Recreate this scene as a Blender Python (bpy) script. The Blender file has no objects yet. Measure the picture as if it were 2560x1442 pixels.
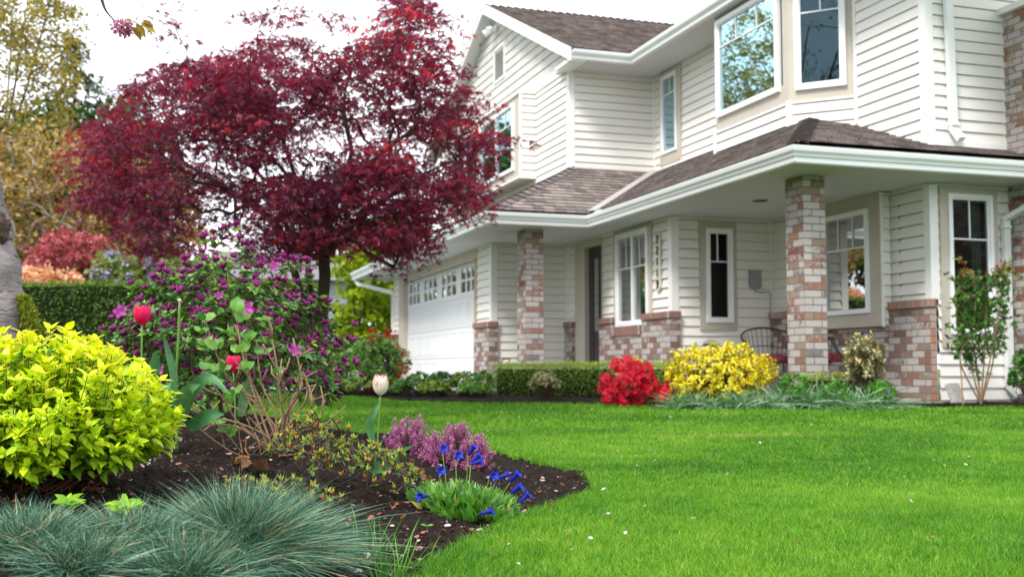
import bpy, math, random
import numpy as np
from mathutils import Vector
random.seed(7)
rng = np.random.default_rng(11)
C = bpy.context.scene.collection
PI = math.pi
# ---------------------------------------------------------------- camera maths
FPX = 2804.0; PITCH = math.radians(4.07); YAW = math.radians(18.19); ZC = 0.34
_cp, _sp, _cy, _sy = math.cos(PITCH), math.sin(PITCH), math.cos(YAW), math.sin(YAW)
FW = np.array([_sy*_cp, _cy*_cp, _sp]); RT = np.array([_cy, -_sy, 0.0]); UP = np.cross(RT, FW)
CAM = np.array([0.0, 0.0, ZC])
def ray(px, py): return FW + RT*(px-1280)/FPX - UP*(py-721)/FPX
def at_d(px, py, d): return CAM + ray(px, py)*d
def base_z(x, y):
    d = x*_sy + y*_cy
    return np.minimum(-.15 + .0124*(d-2.6), 0.0)
def at_g(px, d):
    """ground point seen in column px at forward distance d"""
    r = ray(px, 920); p = r*d
    return p[0], p[1]
# ---------------------------------------------------------------- objects
def thing(name, label, cat, loc=(0, 0, 0), group=None, kind=None):
    o = bpy.data.objects.new(name, None); C.objects.link(o)
    o.location = [float(v) for v in loc]; o.empty_display_size = .1
    o['label'] = label; o['category'] = cat
    if group: o['group'] = group
    if kind: o['kind'] = kind
    return o
def tag(o, label=None, cat=None, group=None, kind=None):
    if label: o['label'] = label
    if cat: o['category'] = cat
    if group: o['group'] = group
    if kind: o['kind'] = kind
    return o
def origin_of(o):
    v = np.zeros(3)
    while o is not None:
        v = v + np.array(o.location); o = o.parent
    return v
def link_mesh(name, V, loops, starts, mat, parent=None, smooth=False, uv=None, rnd=None, loc=None, mats=None, mi=None):
    V = np.asarray(V, dtype=np.float32).reshape(-1, 3)
    off = origin_of(parent) if parent is not None else (np.array(loc) if loc is not None else np.zeros(3))
    V = V - off.astype(np.float32)
    me = bpy.data.meshes.new(name)
    loops = np.asarray(loops, dtype=np.int32); starts = np.asarray(starts, dtype=np.int32)
    tot = np.diff(np.append(starts, len(loops))).astype(np.int32)
    me.vertices.add(len(V)); me.vertices.foreach_set('co', V.ravel())
    me.loops.add(len(loops)); me.loops.foreach_set('vertex_index', loops)
    me.polygons.add(len(starts)); me.polygons.foreach_set('loop_start', starts); me.polygons.foreach_set('loop_total', tot)
    me.polygons.foreach_set('use_smooth', np.full(len(starts), bool(smooth)))
    if uv is not None:
        l = me.uv_layers.new(name='UVMap'); l.data.foreach_set('uv', np.asarray(uv, dtype=np.float32).ravel())
    if rnd is not None:
        a = me.attributes.new('rnd', 'FLOAT', 'POINT'); a.data.foreach_set('value', np.asarray(rnd, dtype=np.float32))
    for m in (mats or [mat]): me.materials.append(m)
    if mi is not None: me.polygons.foreach_set('material_index', np.asarray(mi, dtype=np.int32))
    me.update(calc_edges=True); me.validate()
    o = bpy.data.objects.new(name, me); C.objects.link(o)
    if parent is not None: o.parent = parent
    elif loc is not None: o.location = [float(v) for v in loc]
    return o
class MB:
    def __init__(s): s.V = []; s.L = []; s.S = []; s.n = 0; s.uv = []; s.r = []; s.mi = []; s.cur = 0
    def add(s, verts, faces, uvs=None, r=.5):
        b = s.n
        for v in verts: s.V.append((v[0], v[1], v[2])); s.r.append(r)
        s.n += len(verts)
        for k, f in enumerate(faces):
            s.S.append(len(s.L)); s.mi.append(s.cur)
            for j, i in enumerate(f):
                s.L.append(b+i)
                if uvs is not None: s.uv.append(uvs[k][j])
                else:
                    v = verts[i]; s.uv.append((v[0]+v[1], v[2]))
    def box(s, c0, c1, r=.5):
        x0, y0, z0 = c0; x1, y1, z1 = c1
        s.frame_box(np.zeros(3), np.array([1., 0, 0]), np.array([0, 1., 0]), np.array([0, 0, 1.]), x0, x1, y0, y1, z0, z1, r)
    def frame_box(s, O, U, V, N, u0, u1, v0, v1, n0, n1, r=.5, bev=0):
        O, U, V, N = map(np.asarray, (O, U, V, N))
        P = [O+U*u+V*v+N*n for n in (n0, n1) for v in (v0, v1) for u in (u0, u1)]
        F = [(4, 5, 7, 6), (0, 2, 3, 1), (0, 1, 5, 4), (2, 6, 7, 3), (0, 4, 6, 2), (1, 3, 7, 5)]
        q = [(u, v) for n in (0, 1) for v in (v0, v1) for u in (u0, u1)]
        qn = [(u, n) for n in (n0, n1) for v in (v0, v1) for u in (u0, u1)]
        qv = [(n, v) for n in (n0, n1) for v in (v0, v1) for u in (u0, u1)]
        uv = [[q[i] for i in F[0]], [q[i] for i in F[1]], [qn[i] for i in F[2]], [qn[i] for i in F[3]], [qv[i] for i in F[4]], [qv[i] for i in F[5]]]
        s.add(P, F, uv, r)
    def tube(s, pts, rad, n=6, cap=True, r=.5):
        pts = [np.asarray(p, float) for p in pts]
        if not hasattr(rad, '__len__'): rad = [rad]*len(pts)
        prev = None; V = []; F = []
        for i, p in enumerate(pts):
            t = pts[min(i+1, len(pts)-1)]-pts[max(i-1, 0)]
            t = t/(np.linalg.norm(t)+1e-9)
            if prev is None:
                a = np.array([0, 0, 1.]) if abs(t[2]) < .9 else np.array([1., 0, 0])
                e = np.cross(t, a)
            else: e = prev-t*prev.dot(t)
            e = e/(np.linalg.norm(e)+1e-9); prev = e; g = np.cross(t, e)
            for k in range(n):
                an = 2*PI*k/n; V.append(p+(e*math.cos(an)+g*math.sin(an))*rad[i])
        m = len(pts)
        uv = []
        for i in range(m-1):
            for k in range(n):
                k2 = (k+1) % n
                F.append((i*n+k, i*n+k2, (i+1)*n+k2, (i+1)*n+k)); uv.append([(k/n, i*.1), ((k+1)/n, i*.1), ((k+1)/n, i*.1+.1), (k/n, i*.1+.1)])
        if cap:
            F.append(tuple(range(n-1, -1, -1))); uv.append([(0, 0)]*n)
            F.append(tuple((m-1)*n+k for k in range(n))); uv.append([(0, 0)]*n)
        s.add(V, F, uv, r)
    def lathe(s, c, prof, n=12, r=.5, axis=None):
        c = np.asarray(c, float); V = []; F = []
        ax = np.array([0, 0, 1.]) if axis is None else np.asarray(axis, float)/np.linalg.norm(axis)
        e = np.cross(ax, [0, 0, 1.] if abs(ax[2]) < .9 else [1., 0, 0]); e /= np.linalg.norm(e); g = np.cross(ax, e)
        for (rr, z) in prof:
            for k in range(n):
                a = 2*PI*k/n; V.append(c+ax*z+(e*math.cos(a)+g*math.sin(a))*rr)
        for i in range(len(prof)-1):
            for k in range(n):
                k2 = (k+1) % n; F.append((i*n+k, i*n+k2, (i+1)*n+k2, (i+1)*n+k))
        F.append(tuple(range(n-1, -1, -1))); F.append(tuple((len(prof)-1)*n+k for k in range(n)))
        s.add(V, F, None, r)
    def build(s, name, mat, parent=None, smooth=False, loc=None, mats=None):
        return link_mesh(name, s.V, s.L, s.S, mat, parent, smooth, s.uv, s.r, loc, mats, s.mi if mats else None)
# ---------------------------------------------------------------- leaf batches
def nrm(a): return a/(np.linalg.norm(a, axis=-1, keepdims=True)+1e-9)
def rdir(n, r=rng):
    return nrm(r.normal(size=(n, 3)))
def leaf_mesh(name, tv, tf, P, X, N, S, rnd, mat, parent=None, smooth=False, loc=None):
    """copies of a small template (x along the leaf, z along the normal) at P"""
    P = np.asarray(P, float); m = len(P)
    X = nrm(np.asarray(X, float)); N = np.asarray(N, float)
    Z = nrm(N-X*(N*X).sum(1, keepdims=True)); Y = np.cross(Z, X)
    tv = np.asarray(tv, float); S = np.broadcast_to(np.asarray(S, float), (m,))
    V = P[:, None, :]+S[:, None, None]*(tv[None, :, 0:1]*X[:, None]+tv[None, :, 1:2]*Y[:, None]+tv[None, :, 2:3]*Z[:, None])
    nv = len(tv); fl = np.concatenate([np.array(f) for f in tf]); ln = np.array([len(f) for f in tf]); st = np.concatenate([[0], np.cumsum(ln)[:-1]])
    L = (fl[None]+np.arange(m)[:, None]*nv).ravel(); T = (st[None]+np.arange(m)[:, None]*len(fl)).ravel()
    R = np.repeat(rnd, nv)
    return link_mesh(name, V.reshape(-1, 3), L, T, mat, parent, smooth, None, R, loc)
# leaf templates (length 1)
T_OVAL = ([(0, 0, 0), (.3, .2, .05), (.3, -.2, .05), (.65, .19, .04), (.65, -.19, .04), (1, 0, -.06), (.33, 0, 0), (.66, 0, 0)],
          [(0, 2, 6), (0, 6, 1), (1, 6, 7, 3), (6, 2, 4, 7), (3, 7, 5), (7, 4, 5)])
T_LANCE = ([(0, 0, 0), (.35, .16, .05), (.35, -.16, .05), (1, 0, -.1), (.4, 0, 0)], [(0, 4, 1), (0, 2, 4), (1, 4, 3), (4, 2, 3)])
T_POINT = ([(0, 0, 0), (.22, .2, .05), (.22, -.2, .05), (.5, .21, .05), (.5, -.21, .05), (.78, .1, .0), (.78, -.1, .0), (1, 0, -.1), (.25, 0, 0), (.52, 0, 0), (.8, 0, -.03)],
           [(0, 2, 8), (0, 8, 1), (1, 8, 9, 3), (8, 2, 4, 9), (3, 9, 10, 5), (9, 4, 6, 10), (5, 10, 7), (10, 6, 7)])
T_QUAD = ([(0, -.45, 0), (1, -.4, .08), (1, .4, -.05), (0, .45, 0)], [(0, 1, 2, 3)])
T_TRI = ([(0, -.4, 0), (1, 0, 0), (0, .4, 0)], [(0, 1, 2)])
def _maple(lobes=5, spread=2.5):
    v = [(0, 0, 0)]
    for i in range(lobes):
        a = -spread/2+spread*i/(lobes-1)
        L = 1.0-.38*abs(a)/(spread/2)
        if i == 0: v.append((.12*math.cos(a-.5), .12*math.sin(a-.5), 0))
        v.append((L*math.cos(a-.05)*.55, L*math.sin(a-.14)*.62, .02)) ; v.append((L*math.cos(a), L*math.sin(a), -.08)); v.append((L*math.cos(a+.05)*.55, L*math.sin(a+.14)*.62, .02))
        b = a+spread/(lobes-1)/2
        v.append((.22*math.cos(b), .22*math.sin(b), 0))
    n = len(v)
    f = []
    for i in range(lobes):
        k = 1+4*i
        f.append((0, k, k+1, k+2)); f.append((0, k+2, k+3, k+4))
    return v, f
T_MAPLE = _maple()
# ================================================================ materials
def newmat(name):
    m = bpy.data.materials.new(name); m.use_nodes = True
    nt = m.node_tree; nt.nodes.clear()
    out = nt.nodes.new('ShaderNodeOutputMaterial')
    return m, nt, out
def nd(nt, t, **k):
    n = nt.nodes.new(t)
    for a, b in k.items():
        if a == 'inp':
            for i, v in b.items(): n.inputs[i].default_value = v
        else: setattr(n, a, b)
    return n
def lk(nt, a, b): nt.links.new(a, b)
def c4(c): return (c[0], c[1], c[2], 1)
def srgb(r, g, b):
    f = lambda v: ((v/255+.055)/1.055)**2.4 if v > 10 else v/255/12.92
    return (f(r), f(g), f(b))
def ramp(nt, fac, stops, interp='LINEAR'):
    r = nd(nt, 'ShaderNodeValToRGB'); r.color_ramp.interpolation = interp
    e = r.color_ramp.elements
    while len(e) < len(stops): e.new(.5)
    for i, (p, c) in enumerate(stops): e[i].position = p; e[i].color = c4(c)
    lk(nt, fac, r.inputs[0]); return r.outputs[0]
def noise(nt, scale, detail=4, rough=.6, vec=None, dim='3D'):
    n = nd(nt, 'ShaderNodeTexNoise', noise_dimensions=dim, inp={'Scale': scale, 'Detail': detail, 'Roughness': rough})
    if vec is not None: lk(nt, vec, n.inputs['Vector'])
    return n.outputs['Fac']
def mixc(nt, f, a, b, bt='MIX'):
    m = nd(nt, 'ShaderNodeMix', data_type='RGBA', blend_type=bt)
    for s, i in ((f, 0), (a, 6), (b, 7)):
        if isinstance(s, (int, float)): m.inputs[i].default_value = s
        elif isinstance(s, tuple): m.inputs[i].default_value = c4(s)
        else: lk(nt, s, m.inputs[i])
    return m.outputs[2]
def math_(nt, op, a, b=None, c=None, clamp=False):
    m = nd(nt, 'ShaderNodeMath', operation=op, use_clamp=clamp)
    for i, s in enumerate((a, b, c)):
        if s is None: continue
        if isinstance(s, (int, float)): m.inputs[i].default_value = s
        else: lk(nt, s, m.inputs[i])
    return m.outputs[0]
def bump(nt, h, strength=.5, dist=.01, base=None):
    b = nd(nt, 'ShaderNodeBump', inp={'Strength': strength, 'Distance': dist})
    lk(nt, h, b.inputs['Height'])
    if base is not None: lk(nt, base, b.inputs['Normal'])
    return b.outputs[0]
def objco(nt):
    return nd(nt, 'ShaderNodeTexCoord').outputs['Object']
def principled(nt, out, col, rough=.5, spec=.5, metal=0, normal=None, **k):
    p = nd(nt, 'ShaderNodeBsdfPrincipled')
    for s, i in ((col, 'Base Color'), (rough, 'Roughness')):
        if isinstance(s, tuple): p.inputs[i].default_value = c4(s)
        elif isinstance(s, (int, float)): p.inputs[i].default_value = s
        else: lk(nt, s, p.inputs[i])
    p.inputs['Specular IOR Level'].default_value = spec; p.inputs['Metallic'].default_value = metal
    for a, b in k.items(): p.inputs[a].default_value = b
    if normal is not None: lk(nt, normal, p.inputs['Normal'])
    if out is not None: lk(nt, p.outputs[0], out.inputs[0])
    return p
def mat_plain(name, col, rough=.5, spec=.5, metal=0, var=.12, scale=6, bmp=0, bscale=60):
    m, nt, out = newmat(name); co = objco(nt)
    n = noise(nt, scale, 5, .6, co)
    c = ramp(nt, n, [(.3, tuple(v*(1-var) for v in col)), (.7, tuple(min(1, v*(1+var)) for v in col))])
    nm = bump(nt, noise(nt, bscale, 4, .6, co), bmp, .003) if bmp else None
    principled(nt, out, c, rough, spec, metal, nm); return m
def mat_leaf(name, stops, trans=.3, rough=.45, spec=.35, var=.15, scale=30, tint=(1.15, 1.15, .7)):
    m, nt, out = newmat(name)
    a = nd(nt, 'ShaderNodeAttribute', attribute_name='rnd')
    c = ramp(nt, a.outputs['Fac'], stops)
    n = noise(nt, scale, 2, .5, objco(nt))
    v = nd(nt, 'ShaderNodeMapRange', inp={1: .3, 2: .7, 3: 1-var, 4: 1+var}); lk(nt, n, v.inputs[0])
    h = nd(nt, 'ShaderNodeHueSaturation', inp={'Saturation': 1.0}); lk(nt, c, h.inputs['Color']); lk(nt, v.outputs[0], h.inputs['Value'])
    p = principled(nt, None, h.outputs[0], rough, spec)
    t = nd(nt, 'ShaderNodeBsdfTranslucent')
    tc = mixc(nt, 1.0, h.outputs[0], tint, 'MULTIPLY'); lk(nt, tc, t.inputs[0])
    mx = nd(nt, 'ShaderNodeMixShader', inp={0: trans}); lk(nt, p.outputs[0], mx.inputs[1]); lk(nt, t.outputs[0], mx.inputs[2])
    lk(nt, mx.outputs[0], out.inputs[0]); return m
def uvsep(nt):
    u = nd(nt, 'ShaderNodeUVMap'); s = nd(nt, 'ShaderNodeSeparateXYZ'); lk(nt, u.outputs[0], s.inputs[0])
    return u.outputs[0], s.outputs[0], s.outputs[1]
def mat_brick(name, stops, bw=.2, bh=.0755, mortar=.009, wash=.55, soldier=False, mcol=(.17, .15, .135)):
    """staggered bricks in metres of UV, every brick its own colour, lime-washed patches"""
    m, nt, out = newmat(name); uv, u, v = uvsep(nt)
    if soldier: u, v = v, u; 
    row = math_(nt, 'FLOOR', math_(nt, 'DIVIDE', v, bh))
    off = math_(nt, 'MULTIPLY', math_(nt, 'MODULO', math_(nt, 'ABSOLUTE', row), 2), .5 if not soldier else 0)
    uu = math_(nt, 'ADD', math_(nt, 'DIVIDE', u, bw), off)
    col = math_(nt, 'FLOOR', uu)
    fu = math_(nt, 'FRACT', uu); fv = math_(nt, 'FRACT', math_(nt, 'DIVIDE', v, bh))
    co = nd(nt, 'ShaderNodeCombineXYZ'); lk(nt, col, co.inputs[0]); lk(nt, row, co.inputs[1])
    wn = nd(nt, 'ShaderNodeTexWhiteNoise', noise_dimensions='3D'); lk(nt, co.outputs[0], wn.inputs[0])
    base = ramp(nt, math_(nt, 'ADD', wn.outputs['Value'], math_(nt, 'MULTIPLY', math_(nt, 'SUBTRACT', noise(nt, 17, 3, .6, uv), .5), .35)), stops, 'LINEAR')
    sp = nd(nt, 'ShaderNodeSeparateColor'); lk(nt, wn.outputs['Color'], sp.inputs[0])
    n1 = noise(nt, 13, 6, .8, uv); n2 = noise(nt, 45, 3, .7, uv)
    base = mixc(nt, math_(nt, 'MULTIPLY', n2, .5), base, mixc(nt, 1.0, base, (.55, .5, .5), 'MULTIPLY'))
    thr = math_(nt, 'SUBTRACT', math_(nt, 'ADD', n1, math_(nt, 'MULTIPLY', sp.outputs[1], .55)), 1.02-wash*.5)
    wm = math_(nt, 'MULTIPLY', math_(nt, 'MULTIPLY', thr, 9, clamp=True), .82)
    base = mixc(nt, wm, base, (.47, .44, .42))
    mu = mortar/bw/2; mv = mortar/bh/2
    eu = math_(nt, 'MINIMUM', fu, math_(nt, 'SUBTRACT', 1, fu)); ev = math_(nt, 'MINIMUM', fv, math_(nt, 'SUBTRACT', 1, fv))
    j = math_(nt, 'MINIMUM', math_(nt, 'DIVIDE', eu, mu), math_(nt, 'DIVIDE', ev, mv))
    j = math_(nt, 'ADD', j, math_(nt, 'MULTIPLY', math_(nt, 'SUBTRACT', n2, .5), .8))
    face = nd(nt, 'ShaderNodeMapRange', inp={1: .75, 2: 1.35}); lk(nt, j, face.inputs[0])
    c = mixc(nt, face.outputs[0], mcol, base)
    h = math_(nt, 'ADD', math_(nt, 'MULTIPLY', face.outputs[0], 1.0), math_(nt, 'MULTIPLY', n2, .35))
    principled(nt, out, c, .9, .25, 0, bump(nt, h, .9, .006)); return m
def mat_shingle(name, stops, tw=.16, th=.14, dark=.35):
    m, nt, out = newmat(name); uv, u, v = uvsep(nt)
    row = math_(nt, 'FLOOR', math_(nt, 'DIVIDE', v, th))
    rc = nd(nt, 'ShaderNodeTexWhiteNoise', noise_dimensions='1D'); lk(nt, row, rc.inputs['W'])
    uu = math_(nt, 'ADD', math_(nt, 'DIVIDE', u, tw), math_(nt, 'MULTIPLY', rc.outputs[0], 5))
    col = math_(nt, 'FLOOR', uu); fu = math_(nt, 'FRACT', uu)
    co = nd(nt, 'ShaderNodeCombineXYZ'); lk(nt, col, co.inputs[0]); lk(nt, row, co.inputs[1])
    wn = nd(nt, 'ShaderNodeTexWhiteNoise', noise_dimensions='3D'); lk(nt, co.outputs[0], wn.inputs[0])
    c = ramp(nt, wn.outputs['Value'], stops)
    g = noise(nt, 260, 2, .8, uv); c = mixc(nt, .45, c, ramp(nt, g, [(.35, (.03, .026, .028)), (.6, (.36, .30, .30))]), 'MIX')
    big = noise(nt, 1.3, 4, .6, uv); c = mixc(nt, math_(nt, 'MULTIPLY', big, .35), c, (.10, .085, .08))
    e = math_(nt, 'LESS_THAN', fu, .06)
    sep = nd(nt, 'ShaderNodeSeparateColor'); lk(nt, wn.outputs['Color'], sep.inputs[0])
    e = math_(nt, 'MULTIPLY', e, math_(nt, 'GREATER_THAN', sep.outputs[2], .35))
    c = mixc(nt, math_(nt, 'MULTIPLY', e, .9), c, (.03, .026, .026))
    principled(nt, out, c, .95, .15, 0, bump(nt, g, .5, .004)); return m
def mat_siding(name, col, rough=.6):
    m, nt, out = newmat(name); uv, u, v = uvsep(nt)
    n = noise(nt, 1.7, 5, .6, uv)
    mp = nd(nt, 'ShaderNodeMapping', inp={'Scale': (4, 90, 1)}); lk(nt, uv, mp.inputs[0])
    g = noise(nt, 1.0, 3, .6, mp.outputs[0])
    c = ramp(nt, n, [(.3, tuple(v*.93 for v in col)), (.75, col)])
    c = mixc(nt, math_(nt, 'MULTIPLY', math_(nt, 'SUBTRACT', g, .45, clamp=True), .35), c, tuple(v*.8 for v in col))
    principled(nt, out, c, rough, .35, 0, bump(nt, g, .12, .002)); return m
def mat_shake(name, col, tw=.1):
    m, nt, out = newmat(name); uv, u, v = uvsep(nt)
    f = math_(nt, 'FRACT', math_(nt, 'DIVIDE', u, tw)); k = math_(nt, 'FLOOR', math_(nt, 'DIVIDE', u, tw))
    w = nd(nt, 'ShaderNodeTexWhiteNoise', noise_dimensions='1D'); lk(nt, k, w.inputs['W'])
    c = ramp(nt, w.outputs[0], [(0, tuple(v*.9 for v in col)), (1, col)])
    e = math_(nt, 'LESS_THAN', f, .09)
    c = mixc(nt, math_(nt, 'MULTIPLY', e, .35), c, tuple(v*.45 for v in col))
    principled(nt, out, c, .6, .3); return m
def mat_soffit(name, col, step=.1):
    m, nt, out = newmat(name); uv, u, v = uvsep(nt)
    f = math_(nt, 'FRACT', math_(nt, 'DIVIDE', u, step)); e = math_(nt, 'LESS_THAN', f, .1)
    c = mixc(nt, math_(nt, 'MULTIPLY', e, .4), col, tuple(v*.45 for v in col))
    principled(nt, out, c, .5, .3, 0, bump(nt, f, .15, .004)); return m
def mat_glass(name, tint=(.55, .68, .66), refl=1.0, bright=(1, 1, 1)):
    m, nt, out = newmat(name)
    fr = nd(nt, 'ShaderNodeFresnel', inp={'IOR': 1.75})
    f = math_(nt, 'MULTIPLY', fr.outputs[0], refl, clamp=True)
    g = nd(nt, 'ShaderNodeBsdfGlossy', inp={'Roughness': .015}); g.inputs[0].default_value = c4(bright)
    n = noise(nt, 1.6, 2, .4, objco(nt)); lk(nt, bump(nt, n, .12, .01), g.inputs['Normal'])
    t = nd(nt, 'ShaderNodeBsdfTransparent'); t.inputs[0].default_value = c4(tint)
    mx = nd(nt, 'ShaderNodeMixShader'); lk(nt, f, mx.inputs[0]); lk(nt, t.outputs[0], mx.inputs[1]); lk(nt, g.outputs[0], mx.inputs[2])
    lk(nt, mx.outputs[0], out.inputs[0]); return m
def mat_bark(name, c0, c1, scale=(6, 6, 1.5), bs=.6):
    m, nt, out = newmat(name)
    mp = nd(nt, 'ShaderNodeMapping', inp={'Scale': scale}); lk(nt, objco(nt), mp.inputs[0])
    n = noise(nt, 8, 6, .7, mp.outputs[0])
    principled(nt, out, ramp(nt, n, [(.35, c0), (.65, c1)]), .9, .2, 0, bump(nt, n, bs, .01)); return m
def mat_curtain(name, col):
    m, nt, out = newmat(name); uv, u, v = uvsep(nt)
    w = math_(nt, 'SINE', math_(nt, 'MULTIPLY', u, 70)); w = math_(nt, 'MULTIPLY_ADD', w, .5, .5)
    c = mixc(nt, w, tuple(x*.6 for x in col), col); principled(nt, out, c, .9, .1); return m

WHITE = (.80, .80, .785); CREAM = (.70, .69, .655); BEIGE = (.50, .455, .385)
M = dict(
    siding=mat_siding('vinyl_siding', (.83, .805, .755)),
    shake=mat_shake('shake_siding', (.66, .63, .59)),
    trim=mat_plain('white_trim', (.82, .815, .79), .4, .4, var=.03, scale=2),
    beige=mat_plain('beige_trim', BEIGE, .6, .3, var=.06, scale=3, bmp=.1, bscale=90),
    gutter=mat_plain('gutter_paint', (.74, .76, .75), .35, .4, var=.04, scale=1.5),
    soffit=mat_soffit('soffit_vinyl', (.62, .64, .655)),
    frame=mat_plain('window_vinyl', (.86, .87, .88), .35, .5, var=.02),
    glass=mat_glass('window_glass', (.35, .45, .44), .5), glass_up=mat_glass('upper_window_glass', (.3, .45, .46), 1.5, (.42, .66, .74)),
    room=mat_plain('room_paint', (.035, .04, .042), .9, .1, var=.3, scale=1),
    curtain=mat_curtain('curtain_cloth', (.13, .24, .22)),
    door=mat_plain('dark_door', (.025, .022, .024), .35, .5, var=.1),
    gdoor=mat_plain('garage_door_paint', (.72, .73, .74), .75, .15, var=.02),
    brick=mat_brick('brick_wainscot', [(0, (.20, .125, .105)), (.2, (.30, .15, .10)), (.38, (.17, .125, .11)), (.55, (.30, .20, .17)), (.72, (.24, .145, .115)), (.86, (.28, .21, .165))], wash=.62),
    brick_l=mat_brick('brick_column', [(0, (.28, .14, .10)), (.17, (.33, .20, .13)), (.33, (.19, .125, .10)), (.47, (.35, .24, .20)), (.62, (.22, .07, .045)), (.75, (.19, .18, .17)), (.88, (.33, .24, .17))], wash=.76),
    cap=mat_brick('brick_soldier_cap', [(0, (.42, .2, .13)), (.3, (.34, .2, .17)), (.55, (.5, .24, .15)), (.75, (.38, .27, .23))], bw=5, bh=.075, wash=.12, soldier=True),
    cap_d=mat_brick('brick_soldier_cap_dark', [(0, (.24, .12, .1)), (.3, (.28, .17, .16)), (.6, (.32, .16, .13))], bw=5, bh=.075, wash=.2, soldier=True),
    edge=mat_brick('brick_orange_end', [(0, (.55, .24, .13)), (.35, (.42, .26, .2)), (.6, (.5, .22, .13)), (.8, (.5, .38, .34))], bw=5, wash=.1),
    shingle=mat_shingle('roof_shingle', [(0, (.09, .074, .062)), (.25, (.22, .18, .152)), (.6, (.34, .28, .238)), (.85, (.43, .36, .305)), (1, (.52, .44, .38))]),
    shingle_d=mat_shingle('ridge_shingle', [(0, (.12, .095, .095)), (1, (.22, .175, .17))], tw=2), asphalt=mat_plain('asphalt_edge', (.045, .038, .036), .95, .1),
    metal=mat_plain('grey_metal', (.30, .31, .32), .4, .5, .3),
    gap=mat_plain('siding_gap_shade', (.40, .375, .32), .9, .1),  # backing of the siding gaps, the shade of the recess put into its colour
    black=mat_plain('black_iron', (.012, .012, .013), .4, .5),
    concrete=mat_plain('concrete', (.42, .40, .37), .9, .2, var=.2, scale=18, bmp=.6, bscale=120),
    flash=mat_plain('valley_metal', (.5, .48, .46), .5, .4, .3, var=.1),
)
# ================================================================ the house
def clip_half(poly, axis, val, keep_greater):
    out = []
    n = len(poly)
    for i in range(n):
        a, b = poly[i], poly[(i+1) % n]
        ia = (a[axis] >= val) if keep_greater else (a[axis] <= val)
        ib = (b[axis] >= val) if keep_greater else (b[axis] <= val)
        if ia: out.append(a)
        if ia != ib:
            t = (val-a[axis])/(b[axis]-a[axis]); out.append((a[0]+(b[0]-a[0])*t, a[1]+(b[1]-a[1])*t))
    return out
def coursed(mb, O, U, V, N, poly, exp, lip, holes=(), v_origin=0.0, gap=0.0):
    """stepped courses over a polygon in (u,v): every course leans out by lip at its foot"""
    O, U, V, N = map(lambda a: np.asarray(a, float), (O, U, V, N))
    v0 = min(p[1] for p in poly); v1 = max(p[1] for p in poly)
    k = math.floor((v0-v_origin)/exp)
    while v_origin+k*exp < v1-1e-6:
        a = v_origin+k*exp; b = a+exp; k += 1
        band = clip_half(clip_half(poly, 1, a+gap, True), 1, b, False)
        if len(band) < 3: continue
        pieces = [band]
        for (h0, h1, g0, g1) in holes:
            if g0 <= a+exp*.35 and g1 >= b-exp*.35:
                nx = []
                for p in pieces:
                    l = clip_half(p, 0, h0, False); r = clip_half(p, 0, h1, True)
                    for q in (l, r):
                        if len(q) >= 3: nx.append(q)
                pieces = nx
        for p in pieces:
            area = sum(p[i][0]*p[(i+1) % len(p)][1]-p[(i+1) % len(p)][0]*p[i][1] for i in range(len(p)))
            if abs(area) < 1e-5: continue
            if area < 0: p = p[::-1]
            P3 = [O+U*u+V*v+N*(lip*(1-(v-a)/exp)) for u, v in p]
            mb.add(P3, [tuple(range(len(P3)))], [[(u, v) for u, v in p]])
            for i in range(len(p)):
                q, r = p[i], p[(i+1) % len(p)]
                if abs(q[1]-a-gap) < 1e-6 and abs(r[1]-a-gap) < 1e-6 and abs(q[0]-r[0]) > 1e-4:
                    if gap:
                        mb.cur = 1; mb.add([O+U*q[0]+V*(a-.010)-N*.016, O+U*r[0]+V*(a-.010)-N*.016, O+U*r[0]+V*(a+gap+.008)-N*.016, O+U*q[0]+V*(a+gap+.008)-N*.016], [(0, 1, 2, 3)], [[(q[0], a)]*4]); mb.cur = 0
                    mb.add([O+U*q[0]+V*(a+gap+.0001), O+U*r[0]+V*(a+gap+.0001), P3[(i+1) % len(p)], P3[i]], [(0, 1, 2, 3)], [[(q[0], a), (r[0], a), (r[0], a), (q[0], a)]])
XA = np.array([1., 0, 0]); YA = np.array([0, 1., 0]); ZA = np.array([0, 0, 1.])
class Wall:
    def __init__(s, O, U, N): s.O = np.asarray(O, float); s.U = np.asarray(U, float); s.N = np.asarray(N, float)
    def p(s, u, z, n=0): return s.O+s.U*u+ZA*z+s.N*n
def wallA(x): return Wall((x, 0, 0), YA, -XA)     # faces -X, u = y
def wallB(y): return Wall((0, y, 0), XA, -YA)     # faces the street, u = x
def wbox(mb, W, u0, u1, z0, z1, n0, n1): mb.frame_box(W.O, W.U, ZA, W.N, u0, u1, z0, z1, n0, n1)
house = thing('house', 'two storey white sided house with brick columns, wrap-around porch and brown shingle roof', 'house', (7.9, 14, 0))
EXPO = .1255
def siding(W, poly, holes=(), name='siding_wall', mat='siding', exp=EXPO, lip=.022, parent=house):
    mb = MB(); coursed(mb, W.O, W.U, ZA, W.N, poly, exp, lip, holes, 0, .009)
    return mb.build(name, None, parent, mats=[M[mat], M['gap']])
def rect(u0, u1, z0, z1): return [(u0, z0), (u1, z0), (u1, z1), (u0, z1)]
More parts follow.
